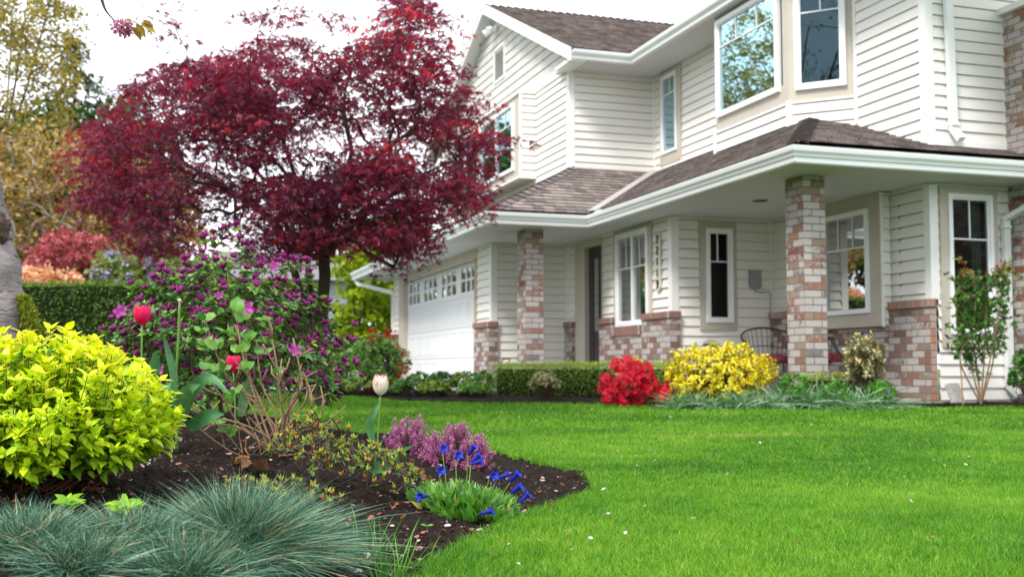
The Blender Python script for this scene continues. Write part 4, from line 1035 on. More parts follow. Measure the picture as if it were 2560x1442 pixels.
def strap_leaf(pts, w, mb, up=None, fold=.25, r=.5):
    cur = catmull(pts, 6); n = len(cur); V = []; F = []
    for i, p in enumerate(cur):
        t = i/(n-1); T = nrm(cur[min(i+1, n-1)]-cur[max(i-1, 0)]); s = nrm(np.cross(T, up if up is not None else np.array([.3, -1, .2]))); nn = np.cross(s, T)
        hw = w*.5*math.sin(PI*min(.98, .10+.9*t)**.8)**.8
        V += [p-s*hw+nn*hw*fold, p-s*hw*.5+nn*hw*fold*.2, p, p+s*hw*.5+nn*hw*fold*.2, p+s*hw+nn*hw*fold]
    for i in range(n-1):
        for k in range(4): b = i*5+k; F.append((b, b+1, b+6, b+5))
    mb.add(V, F, None, r)
M['tulip_red'] = mat_leaf('red_tulip_petal', [(0, (.66, .004, .05)), (1, (.80, .012, .15))], trans=.35, rough=.4, tint=(1.2, .5, .8), var=.1, scale=60)
M['tulip_leaf'] = mat_leaf('tulip_leaf', [(0, (.05, .16, .06)), (1, (.11, .27, .10))], trans=.25, rough=.45, var=.12)
def mat_striped():
    m, nt, out = newmat('striped_petal'); uv, u, v = uvsep(nt)
    mp = nd(nt, 'ShaderNodeMapping', inp={'Scale': (9, 1.6, 1)}); lk(nt, uv, mp.inputs[0]); n = noise(nt, 1.0, 4, .7, mp.outputs[0])
    cen = math_(nt, 'ABSOLUTE', math_(nt, 'SUBTRACT', u, .5)); f = math_(nt, 'ADD', n, math_(nt, 'MULTIPLY', v, .26)); f = math_(nt, 'SUBTRACT', f, math_(nt, 'MULTIPLY', cen, .25))
    r = nd(nt, 'ShaderNodeMapRange', inp={1: .63, 2: .72}); lk(nt, f, r.inputs[0])
    c = mixc(nt, r.outputs[0], (.80, .74, .60), (.50, .015, .13)); p = principled(nt, None, c, .45, .4); tr = nd(nt, 'ShaderNodeBsdfTranslucent'); lk(nt, c, tr.inputs[0])
    mx = nd(nt, 'ShaderNodeMixShader', inp={0: .3}); lk(nt, p.outputs[0], mx.inputs[1]); lk(nt, tr.outputs[0], mx.inputs[2]); lk(nt, mx.outputs[0], out.inputs[0]); return m
M['striped'] = mat_striped()
def tulip(px, py, h, w, d, base_px, label, mat, leaves=(), closed=.35, name='tulip', lean=(0, 0)):
    top = at_d(px, py+h*.5, d); H = h/FPX*d; W = w/FPX*d; g = G(base_px, d)
    t = thing(name, label, 'tulip', g, None); mb = MB(); mb.tube(catmull([g, g*.5+top*.5+np.array([.004, 0, 0]), top], 5), .0032, 7); mb.build('stem', M['stem_green'], t, smooth=True)
    tulip_petals(top-ZA*.004, H, W, mat, t, lean, closed)
    for pts, lw in leaves:
        mb = MB(); strap_leaf([at_d(*q) for q in pts], lw, mb, r=random.random()); mb.build('leaf', M['tulip_leaf'], t, smooth=True)
    return t
tulip(355, 784, 48, 42, 3.75, 348, 'tall red tulip standing between the golden bush and the purple buds', M['tulip_red'],
      [([(365, 1010, 3.72), (372, 960, 3.7), (385, 905, 3.68), (383, 880, 3.66)], .05), ([(370, 1030, 3.75), (400, 985, 3.72), (410, 960, 3.7), (418, 1000, 3.66)], .06)])
tulip(583, 905, 40, 36, 4.35, 590, 'low red tulip half hidden behind the pruned twigs', M['tulip_red'], [([(600, 1040, 4.3), (612, 985, 4.3), (620, 950, 4.28)], .04)])
tulip(951, 958, 52, 42, 3.95, 934, 'white tulip with red streaks standing alone before the lawn', M['striped'],
      [([(935, 1118, 3.93), (922, 1060, 3.9), (935, 1030, 3.9), (952, 1000, 3.92)], .032), ([(940, 1120, 3.9), (985, 1130, 3.8), (1010, 1122, 3.78), (1035, 1112, 3.76)], .022), ([(925, 1170, 3.7), (960, 1165, 3.66), (1000, 1150, 3.6)], .04)], closed=.9)
# spent tulip with strap leaves
g = G(447, 3.9); t = thing('spent_tulip', 'bare green tulip stalk with broad leaves and no flower', 'tulip', g)
mb = MB(); mb.tube(catmull([g, at_d(440, 950, 3.9), at_d(446, 850, 3.9), at_d(449, 757, 3.9)], 5), [.005]*5+[.0045]*10+[.0035], 7); mb.build('stem', M['stem_green'], t, smooth=True)
mb = MB(); mb.lathe(at_d(449, 756, 3.9), [(.004, 0), (.007, .006), (.007, .010), (.003, .013)], 8); mb.build('seed_pod', mat_plain('pod', (.5, .5, .25), .6), t)
for pts, w in (([(436, 1010, 3.85), (432, 930, 3.85), (420, 880, 3.85), (409, 835, 3.84)], .028), ([(450, 1060, 3.85), (470, 990, 3.8), (520, 945, 3.75), (575, 985, 3.7)], .05), ([(440, 1060, 3.8), (452, 1010, 3.76), (470, 975, 3.72), (500, 960, 3.7)], .058), ([(430, 1060, 3.85), (410, 1015, 3.8), (398, 985, 3.78), (380, 960, 3.75)], .06), ([(470, 1070, 3.8), (520, 1040, 3.72), (560, 1035, 3.7)], .05)):
    mb = MB(); strap_leaf([at_d(*q) for q in pts], w, mb, r=random.random()); mb.build('leaf', M['tulip_leaf'], t, smooth=True)
# ---------------------------------------------------------------- pruned hydrangea
M['hyd_leaf'] = mat_leaf('hydrangea_leaf', [(0, (.035, .14, .03)), (.6, (.13, .32, .05)), (1, (.26, .46, .09))], trans=.3, rough=.4, var=.12)
def hydrangea():
    g = G(680, 4.05); t = thing('hydrangea', 'pruned hydrangea of bare tan twigs with fresh green leaf pairs', 'shrub', g)
    S = [[(690, 1120), (620, 1000), (560, 930), (513, 800)], [(690, 1115), (640, 1000), (610, 900), (589, 790)], [(680, 1125), (600, 1060), (560, 1000), (515, 935)], [(700, 1120), (690, 1040), (655, 960), (640, 850)],
         [(700, 1115), (700, 1000), (690, 900), (677, 835)], [(700, 1120), (720, 1010), (700, 940), (657, 860)], [(705, 1120), (730, 1000), (755, 960), (733, 845)], [(690, 1120), (640, 1060), (590, 1020), (560, 1010)],
         [(700, 1110), (740, 1040), (770, 990), (758, 930)], [(710, 1120), (750, 1080), (790, 1060), (812, 1000)], [(700, 1120), (760, 1060), (780, 1000), (760, 935)], [(690, 1120), (650, 1080), (570, 1050), (500, 1045)],
         [(700, 1125), (650, 1000), (625, 940), (612, 870)], [(700, 1125), (670, 1040), (630, 1000), (600, 960)], [(705, 1115), (715, 1040), (745, 985), (740, 950)], [(690, 1115), (720, 1080), (770, 1075), (800, 1060)],
         [(680, 1120), (700, 1060), (730, 1020), (745, 1000)], [(680, 1130), (610, 1075), (540, 1060), (510, 1075)], [(690, 1130), (690, 1070), (660, 1030), (650, 990)], [(700, 1120), (745, 1100), (800, 1085), (845, 1050)], [(700, 1125), (710, 1050), (695, 980), (712, 920)]]
    mb = MB()
    for i, s in enumerate(S):
        dd = 4.05+.16*math.sin(i*2.1); pts = [at_d(s[0][0]+random.uniform(-22, 22), s[0][1]+12, 4.05)]+[at_d(q[0], q[1], 4.05+(dd-4.05)*(k+1)/3) for k, q in enumerate(s[1:])]
        cur = catmull(pts, 5); m = len(cur); mb.tube(cur, [.0048-.0020*k/(m-1)+(.0009 if k % 5 == 0 else 0) for k in range(m)], 6)
        for q in range(2):
            k = random.randint(5, m-2); b = cur[k]; e = b+np.array([random.uniform(-.07, .07), random.uniform(-.05, .05), random.uniform(.01, .09)]); mb.tube([b, (b+e)/2+rng.normal(size=3)*.006, e], [.0032, .0028, .0022], 5)
    mb.build('twigs', M['twig'], t, smooth=True)
    # criss-crossing thin dead shoots near the ground
    mb = MB()
    for i in range(26):
        a = g+np.array([random.uniform(-.17, .2), random.uniform(-.08, .12), .0]); e = a+np.array([random.uniform(-.25, .25), random.uniform(-.1, .1), random.uniform(.02, .2)]); m_ = (a+e)/2+rng.normal(size=3)*.02; mb.tube(catmull([a, m_, e], 4), .0022, 4)
    mb.build('dead_shoots', M['twig_dark'] if False else M['twig'], t, smooth=True)
    L = []
    for (px, py, s, k) in ((513, 800, .045, 4), (592, 785, .068, 4), (610, 800, .055, 3), (570, 835, .05, 4), (512, 860, .045, 5), (545, 870, .05, 4), (660, 885, .06, 3), (600, 880, .05, 4), (515, 925, .05, 5), (560, 925, .045, 4), (610, 925, .045, 4), (690, 935, .04, 3), (585, 985, .04, 4), (545, 960, .04, 4), (570, 1085, .055, 5), (555, 1060, .05, 4), (620, 850, .05, 4), (500, 830, .035, 3)):
        p = at_d(px, py, 4.02); T = nrm(np.array([[random.uniform(-.3, .3), -.2, 1.]])); P, X, N_, ix = whorl(np.array([p]), T, k, None, .9)
        L.append((P, X, nrm(np.array([[0, -.8, .7]])+rng.normal(size=X.shape)*.3), np.full(len(P), s)*(.7+.5*rng.random(len(P))), .2+.8*rng.random(len(P))))
    P, X, N_, S_, R_ = [np.concatenate([l[i] for l in L]) for i in range(5)]
    T_BROAD = ([(x, y*1.55, z) for x, y, z in T_OVAL[0]], T_OVAL[1])
    leaf_mesh('foliage', *T_BROAD, P, X, N_, S_, R_, M['hyd_leaf'], t)
hydrangea()
# ---------------------------------------------------------------- low spreading azalea with yellow green tips
M['tip_leaf'] = mat_leaf('new_azalea_leaf', [(0, (.05, .09, .03)), (.3, (.16, .24, .06)), (.55, (.34, .42, .04)), (.85, (.55, .58, .05)), (.93, (.40, .05, .03)), (1, (.65, .02, .02))], trans=.25, rough=.4, var=.1)
def low_azalea(cpx, cd, n, rx, ry, h, label):
    g = G(cpx, cd); t = thing('low_azalea', label, 'shrub', g); th = rng.random(n)*2*PI; r = np.sqrt(rng.random(n))
    tips = np.stack([g[0]+rx*r*np.cos(th), g[1]+ry*r*np.sin(th), np.zeros(n)], 1); tips[:, 2] = gz(tips[:, 0], tips[:, 1])+.03+h*(1-.55*r**2)*(.55+.45*rng.random(n))
    nodes = np.array([g]); segs = []
    for i in np.argsort(r):
        dd = np.linalg.norm(nodes-tips[i], axis=1); j = int(np.argmin(dd)); a = nodes[j]; b = tips[i]; m = (a+b)/2-np.array([0, 0, .012])+rng.normal(size=3)*.008; segs.append([a, m, b]); nodes = np.concatenate([nodes, [m, b]])
    mb = MB()
    for s in segs: mb.tube(s, [.0026, .002, .0014], 4, cap=False)
    mb.build('branches', M['twig_dark'], t, smooth=True)
    T = nrm(np.array([[0, 0, 1.]])+rng.normal(size=(n, 3))*.3)
    P, X, N_, ix = whorl(tips, T, 6, None, .5); k1 = leaf_mesh('new_leaves', *T_LANCE, P, X, X*0+rdir(len(P)), .018*(.5+.8*rng.random(len(P))), np.clip(.38+.4*rng.random(len(P)), 0, .87)+.0, M['tip_leaf'], t)
    P, X, N_, ix = whorl(tips-T*.01, T, 7, None, 1.35); leaf_mesh('old_leaves', *T_OVAL, P, X, T[ix], .017*(.6+.7*rng.random(len(P))), .34*rng.random(len(P)), M['tip_leaf'], t)
    kb = rng.random(n) < .3; P, X, N_, ix = whorl(tips[kb]-T[kb]*.004, T[kb], 2, None, .3); tag(leaf_mesh('red_buds', *T_BUD, P, X, rdir(len(P)), .015, .94+.06*rng.random(len(P)), M['tip_leaf'], t), kind='stuff')
low_azalea(925, 3.72, 95, .19, .24, .16, 'low twiggy azalea with yellow green tips around the white tulip stem')
low_azalea(800, 3.64, 80, .16, .2, .26, 'low twiggy azalea with yellow green tips right of the bare twigs')
low_azalea(720, 3.3, 55, .17, .10, .07, 'sparse small azalea sprigs behind the big blue grass clump')
# ---------------------------------------------------------------- heathers
M['heather'] = mat_leaf('heather_bell', [(0, (.15, .018, .09)), (.4, (.36, .06, .21)), (.75, (.54, .15, .35)), (1, (.76, .42, .58))], trans=.2, rough=.6, var=.1)
M['heath_green'] = mat_leaf('heather_needle', [(0, (.02, .05, .015)), (1, (.07, .13, .03))], trans=.1)
def heather(px, d, rx, ry, h, n, label, tall=0):
    g = G(px, d); t = thing('heather', label, 'heather', g, 'pink heathers'); D = shell_dirs(n, .02); n = len(D)
    c = g+np.array([0, 0, .0]); R = np.array([rx, ry, h]); tip = c+D*R*(.85+.25*rng.random((n, 1))); T = nrm(D*np.array([1, 1, .8])+np.array([0, 0, .8])+rng.normal(size=(n, 3))*.12)
    L = .055+.035*rng.random(n)
    if tall: tip[:tall] += np.array([0, 0, 1])*(.05+.03*rng.random((tall, 1))); L[:tall] += .06
    base = tip-T*L[:, None]; mb = MB()
    for i in range(n): mb.tube([c+(base[i]-c)*.25, base[i], tip[i]], [.0015, .0012, .0008], 3, cap=False)
    mb.build('stems', M['twig_dark'], t)
    e, g2 = perp(T); Ps, Xs, Rs = [], [], []
    K = 34
    for k in range(K):
        u = k/K; a = k*2.399+rng.random(n)*.5; rad = e*np.cos(a)[:, None]+g2*np.sin(a)[:, None]
        Ps.append(base+T*(L*u)[:, None]+rad*(.0042*(1-.45*u))); Xs.append(nrm(rad+T*.25)); Rs.append(np.clip(.3+.45*u+.18*rng.normal(size=n), 0, 1))
    P, X, R_ = map(np.concatenate, (Ps, Xs, Rs))
    tag(leaf_mesh('bells', *T_OCT, P, X, rdir(len(P)), 0.0074*(.7+.5*rng.random(len(P))), R_, M['heather'], t), kind='stuff')
    m = n*16; k = rng.integers(0, n, m); u = rng.random(m); P = base[k]+(c-base[k])*(u*.75)[:, None]+rng.normal(size=(m, 3))*.004
    leaf_mesh('needles', *T_TRI, P, rdir(m)+T[k], rdir(m), .011, rng.random(m), M['heath_green'], t)
T_OCT = ([(0, 0, 0), (.5, .42, 0), (.5, 0, .42), (.5, -.42, 0), (.5, 0, -.42), (1, 0, 0)], [(0, 2, 1), (0, 3, 2), (0, 4, 3), (0, 1, 4), (5, 1, 2), (5, 2, 3), (5, 3, 4), (5, 4, 1)])
heather(1142, 4.6, .16, .12, .175, 175, 'larger pink heather mound beside the lawn edge')
heather(1025, 4.9, .12, .11, .17, 105, 'smaller pink heather behind the white tulip with two tall spikes', tall=4)
# ---------------------------------------------------------------- gentian
M['gent_leaf'] = mat_leaf('gentian_leaf', [(0, (.03, .11, .015)), (.5, (.08, .25, .025)), (.85, (.20, .42, .05)), (.95, (.45, .35, .12)), (1, (.4, .2, .08))], trans=.25, rough=.35, spec=.5, var=.1)
M['gent_blue'] = mat_leaf('gentian_petal', [(0, (.008, .012, .26)), (.6, (.008, .03, .50)), (1, (.02, .07, .66))], trans=.2, rough=.5, tint=(.6, .7, 1.2), var=.12, scale=200)
def gentian():
    g = G(1160, 3.66); t = thing('gentian_plant', 'mat of small green leaves with blue trumpet gentian flowers', 'flowering plant', g)
    n = 1000; th = rng.random(n)*2*PI; r = np.sqrt(rng.random(n))*(1+.12*np.sin(5*th)); x = g[0]+.155*r*np.cos(th)+.02; y = g[1]+.24*r*np.sin(th)+.05; z = gz(x, y)+.038*(1-r**2)*(1+.3*np.sin(9*x*7))
    P = np.stack([x, y, z], 1); out = np.stack([np.cos(th)*r, np.sin(th)*r, np.zeros(n)], 1); X = nrm(out*.8+np.array([0, 0, 1.0])+rng.normal(size=(n, 3))*.35)
    leaf_mesh('foliage', [(a, b*1.25, c__) for a, b, c__ in T_LANCE[0]], T_LANCE[1], P, X, rdir(n)*.6+np.array([0, -.6, .3]), 0.055*(.55+.6*rng.random(n)), np.where(rng.random(n) < .035, .9+.1*rng.random(n), .15+.65*rng.random(n)), M['gent_leaf'], t)
    F = [(1102, 1176, 0, -1, .25), (1146, 1138, .05, -1, .35), (1109, 1121, -.1, -1, .35), (1184, 1118, .55, -.4, .9), (1196, 1140, .7, -.4, .7), (1200, 1153, .9, -.5, .3), (1234, 1189, .1, -1, .3), (1268, 1186, 1, -.4, .35), (1292, 1186, .6, -.4, .8), (1298, 1217, .7, -.5, .6), (1318, 1238, .7, -.3, .7), (1052, 1240, -1, -.6, .05), (1226, 1277, 1, -.5, .25)]
    for (px, py, ax, ay, az) in F:
        d = 3.36+(1290-py)/170*.5; m = at_d(px, py, d); A = nrm(np.array([ax, ay, az])); L = .042; b = m-A*L*.8; mb = MB(); e, g2 = perp(A[None]); e, g2 = e[0], g2[0]
        rings = [(0, .0035), (.2, .0055), (.5, .0072), (.75, .0085), (.9, .0105)]; V = []; K = 10; Fc = []
        for (u, rr) in rings:
            for k in range(K): a = 2*PI*k/K; V.append(b+A*L*u+(e*math.cos(a)+g2*math.sin(a))*rr)
        for i in range(len(rings)-1):
            for k in range(K): k2 = (k+1) % K; Fc.append((i*K+k, i*K+k2, (i+1)*K+k2, (i+1)*K+k))
        mb.add(V, Fc, None, .15)
        # five pointed lobes with small pleats between
        ring = V[-K:]; ce = b+A*L*.9
        for k in range(5):
            a = 2*PI*(2*k)/K; tip = ce+(e*math.cos(a)+g2*math.sin(a))*.022+A*.004; q = [ring[(2*k-1) % K], ring[2*k], ring[(2*k+1) % K]]
            mL = ce+(e*math.cos(a-.27)+g2*math.sin(a-.27))*.0145+A*.004; mR = ce+(e*math.cos(a+.27)+g2*math.sin(a+.27))*.0145+A*.004
            mb.add([q[0], q[1], q[2], mL, mR, tip], [(0, 1, 5, 3), (1, 2, 4, 5)], None, .85)
            if True: mb.add([ce-A*.006, q[0], q[1], q[2]], [(0, 2, 1), (0, 3, 2)], None, .0)
        fl = mb.build('flower', M['gent_blue'], t, smooth=False)
        mb = MB(); gg = np.array([b[0]+(g[0]-b[0])*.35, b[1]+(g[1]-b[1])*.3, 0]); gg[2] = float(gz(gg[0], gg[1])); mb.tube(catmull([gg, (gg+b)/2+np.array([0, 0, .01]), b, b+A*.004], 4), [.0014]*12+[.004], 5); mb.build('flower_stalk', M['stem_green'], fl)
gentian()
# ================================================================ trees
def grow(name, label, cat, base, limbs, tips, mats, cr=.25, nleaf=40, ls=.06, tmpl=T_QUAD, flat=.3, group=None, r_tip=.0035, droop=.2, up=.8, rn=None, p=.45, sides=5, skip_trunk=False, twig_frac=1.0, crown_name='crown', rmax=9):
    """trunk and limbs as polylines, twigs joined to the nearest inner node, a leaf cluster round every tip"""
    base = np.asarray(base, float); t = thing(name, label, cat, base, group)
    N_ = [base]; par = [-1]
    for L in limbs:
        cur = catmull([np.asarray(q, float) for q in L], 5); k = int(np.argmin([np.linalg.norm(n-cur[0]) for n in N_])); 
        for q in cur[0 if np.linalg.norm(N_[k]-cur[0]) > .02 else 1:]: N_.append(q); par.append(k); k = len(N_)-1
    lim = len(N_); ctr = np.asarray(limbs[0][-1] if len(limbs) == 1 else np.mean([l[-1] for l in limbs], 0)) if limbs else base
    tips = np.asarray(tips); o = np.argsort(np.linalg.norm(tips-np.asarray(limbs[0][-1]), axis=1)); root = np.asarray(limbs[0][-1]); arr = np.array(N_); tipidx = []
    buf = np.zeros((lim+3*len(tips)+5, 3)); buf[:lim] = arr; cnt_n = lim; rd = np.zeros(len(buf)); rd[:lim] = np.linalg.norm(arr-root, axis=1)*.9
    nt_ = max(1, int(len(tips)*twig_frac))
    for q in o[:]:
        b = tips[q]; d = np.linalg.norm(buf[:cnt_n]-b, axis=1); dr = np.linalg.norm(b-root)
        s = d+.8*np.maximum(0, rd[:cnt_n]-dr+.1); s[0] += 5; j = int(np.argmin(s)); a = buf[j]; m = a*.5+b*.5+rng.normal(size=3)*.06*d[j]+np.array([0, 0, .06*d[j]])
        N_.append(m); par.append(j); buf[cnt_n] = m; rd[cnt_n] = np.linalg.norm(m-root); cnt_n += 1
        N_.append(b); par.append(len(N_)-2); buf[cnt_n] = b; rd[cnt_n] = dr; cnt_n += 1; tipidx.append(len(N_)-1)
    n = len(N_); w = np.zeros(n); w[tipidx] = 1
    order = range(n-1, 0, -1)
    for i in order:
        w[par[i]] += w[i]
    rad = np.minimum(rmax, r_tip*np.maximum(w, 1)**p)
    mb = MB()
    kids = {}
    for i in range(1, n): kids.setdefault(par[i], []).append(i)
    # chains: follow the heaviest child
    starts = [0]; seen = set()
    st = [(0, None)]
    while st:
        i, pr = st.pop(); ch = [pr] if pr is not None else []
        ch.append(i); cur_ = i
        while cur_ in kids:
            ks = sorted(kids[cur_], key=lambda q: -w[q])
            for q in ks[1:]: st.append((q, cur_))
            cur_ = ks[0]; ch.append(cur_)
        if len(ch) >= 2:
            rr = [rad[q] for q in ch]
            if pr is not None: rr[0] = min(rr[0], rr[1]*1.25)
            mb.tube([N_[q] for q in ch], rr, sides if rr[0] > .01 else 4 if rr[0] > .006 else 3, cap=False)
    mb.build('trunk', mats[1], t, smooth=True)
    m = len(tips); k = nleaf; tot = m*k
    D = rdir(tot); R = cr*rng.random(tot)**.45*(.7+.6*np.repeat(rng.random(m), k)); P = np.repeat(tips, k, 0)+D*R[:, None]*np.array([1, 1, flat]); P[:, 2] -= droop*R*R/cr
    X = nrm(D*np.array([1, 1, .25])+rdir(tot)*.5-np.array([0, 0, droop])); Nn = nrm(np.array([0, 0, up])+rdir(tot)*(1.05-up*.6))
    r = np.clip((rng.random(tot)*.6+.4*np.repeat(rng.random(m), k)) if rn is None else rn(P, np.repeat(rng.random(m), k)), 0, 1)
    leaf_mesh(crown_name, *tmpl, P, X, Nn, ls*(.6+.6*rng.random(tot)), r, mats[0], t)
    return t
def inside(px, py, P):
    return poly_dist(np.asarray(px, float), np.asarray(py, float), np.array(P, float)) > 0
def ell(px, py, d, rx, ry, rz, n, zmin=-1, rmin=.5):
    c = at_d(px, py, d); D = rdir(n); D = D[D[:, 2] > zmin]; return c+D*np.array([rx, ry, rz])*(rmin+(1-rmin)*rng.random((len(D), 1))**.5), c
# ---------------------------------------------------------------- red maple
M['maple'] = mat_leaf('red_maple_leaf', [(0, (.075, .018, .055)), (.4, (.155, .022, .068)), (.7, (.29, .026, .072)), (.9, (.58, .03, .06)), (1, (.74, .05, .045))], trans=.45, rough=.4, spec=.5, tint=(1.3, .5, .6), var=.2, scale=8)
OUT = [(165, 385), (185, 300), (280, 262), (290, 205), (400, 150), (465, 132), (560, 112), (620, 80), (700, 62), (780, 80), (860, 105), (915, 60), (930, -5), (1000, -60), (1080, -30), (1150, 20), (1165, 150), (1205, 190), (1225, 250), (1300, 325), (1250, 400), (1245, 525), (1190, 565), (1110, 590), (1070, 640), (990, 690), (930, 640), (860, 610), (790, 650), (740, 680), (690, 690), (600, 650), (560, 610), (500, 600), (440, 660), (360, 650), (290, 620), (300, 560), (205, 560), (180, 480), (190, 430)]
DM = 11.2
def maple():
    base = G(806, DM); base[2] -= .05
    c = at_d(745, 400, DM); pts = []; w = []
    while len(pts) < 1300:
        px = random.uniform(150, 1320); dy = random.uniform(-1.75, 1.75); py = random.uniform(-90, 670)
        # umbrella: elliptical in plan
        q = at_d(px, py, DM+dy); rr = math.hypot((q[0]-c[0])/2.35, (dy)/1.8)
        if rr > 1.02: continue
        if poly_dist(np.array([px], float), np.array([py], float), np.array(OUT, float))[0] < (20 if px < 1050 else 42): continue
        # hollow under the umbrella
        hz = (q[2]-1.45)/2.7; shell = rr*rr+max(0, hz)**2
        pr = .62+.5*min(1, max(0, (shell-.18)/.5))
        if 440 < px < 700 and py > 385: pr *= .6
        if 420 < px < 640 and 480 < py < 600: pr *= .5
        if px > 690 and py > 400: pr = 1
        if py < 160 and px < 660: pr *= .6
        if random.random() > pr: continue
        v = vnoise(np.array([q[0]+20]), np.array([q[2]*2.2+20]), 1.6, 41)[0]
        if v < (.25 if (px > 690 and py > 400) else .36): continue
        pts.append(q)
    # stray outer sprays
    for (px, py) in ((680, 15), (720, 5), (700, 38), (735, 40), (815, 30), (845, 42), (860, 60), (655, 50), (425, 8), (440, 60), (448, 92), (600, 35), (640, 40), (1010, -10), (1120, 40), (985, 668), (1290, 345), (400, 45), (1005, 640), (1225, 260), (1190, 430)): pts.append(at_d(px, py, DM+random.uniform(-.5, .5)))
    z = lambda px, py, dd=0: at_d(px, py, DM+dd)
    limbs = [[base, z(800, 860), z(806, 760), z(812, 690), z(808, 650)],
             [z(808, 655), z(850, 590, .1), z(905, 545, .2), z(960, 500, .35)], [z(806, 650), z(815, 580, -.2), z(850, 480, -.3), z(880, 380, -.4)],
             [base, z(770, 800, -.15), z(742, 700, -.2), z(712, 610, -.3), z(650, 520, -.4), z(540, 420, -.5)],
             [z(790, 790, .1), z(772, 700, .2), z(768, 610, .3), z(745, 470, .5), z(700, 330, .6)],
             [z(712, 610, -.3), z(690, 560, -.2), z(610, 500, .3), z(500, 430, .6)], [z(850, 590, .1), z(900, 600, -.4), z(980, 570, -.8)], [z(960, 500, .35), z(1050, 440, .4), z(1140, 400, .2)],
             [z(850, 480, -.3), z(960, 380, -.9), z(1060, 300, -1.1)], [z(880, 380, -.4), z(860, 250, -.3), z(900, 120, .2)], [z(650, 520, -.4), z(560, 470, -.9), z(470, 450, -1.1)], [z(700, 330, .6), z(620, 230, .5)]]
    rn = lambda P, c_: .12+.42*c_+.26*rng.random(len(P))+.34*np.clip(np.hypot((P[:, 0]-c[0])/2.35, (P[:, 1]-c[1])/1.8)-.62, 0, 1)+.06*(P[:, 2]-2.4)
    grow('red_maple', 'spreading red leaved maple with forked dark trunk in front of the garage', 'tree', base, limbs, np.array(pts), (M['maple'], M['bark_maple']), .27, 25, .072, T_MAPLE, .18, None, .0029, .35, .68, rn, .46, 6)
maple()
# ---------------------------------------------------------------- cherry tree, far left
def mat_cherry():
    m, nt, out = newmat('cherry_bark'); co = objco(nt); mp = nd(nt, 'ShaderNodeMapping', inp={'Scale': (5, 5, 34)}); lk(nt, co, mp.inputs[0])
    n = noise(nt, 1.5, 4, .65, mp.outputs[0]); n2 = noise(nt, 9, 5, .7, co)
    c = ramp(nt, n2, [(.3, (.17, .145, .14)), (.7, (.34, .30, .29))]); c = mixc(nt, math_(nt, 'MULTIPLY', math_(nt, 'SUBTRACT', n, .585, clamp=True), 14, clamp=True), c, (.05, .035, .028))
    principled(nt, out, c, .75, .3, 0, bump(nt, math_(nt, 'SUBTRACT', n2, n), .8, .02)); return m
M['cherry_bark'] = mat_cherry(); M['moss'] = mat_leaf('moss', [(0, (.08, .13, .01)), (.6, (.26, .32, .02)), (1, (.5, .5, .06))], trans=.2)
M['blossom'] = mat_leaf('blossom_petal', [(0, (.36, .08, .17)), (.5, (.54, .23, .34)), (1, (.72, .48, .56))], trans=.4, rough=.6, tint=(1.1, .8, .9))
M['bronze_leaf'] = mat_leaf('bronze_cherry_leaf', [(0, (.22, .13, .01)), (1, (.40, .27, .02))], trans=.35)
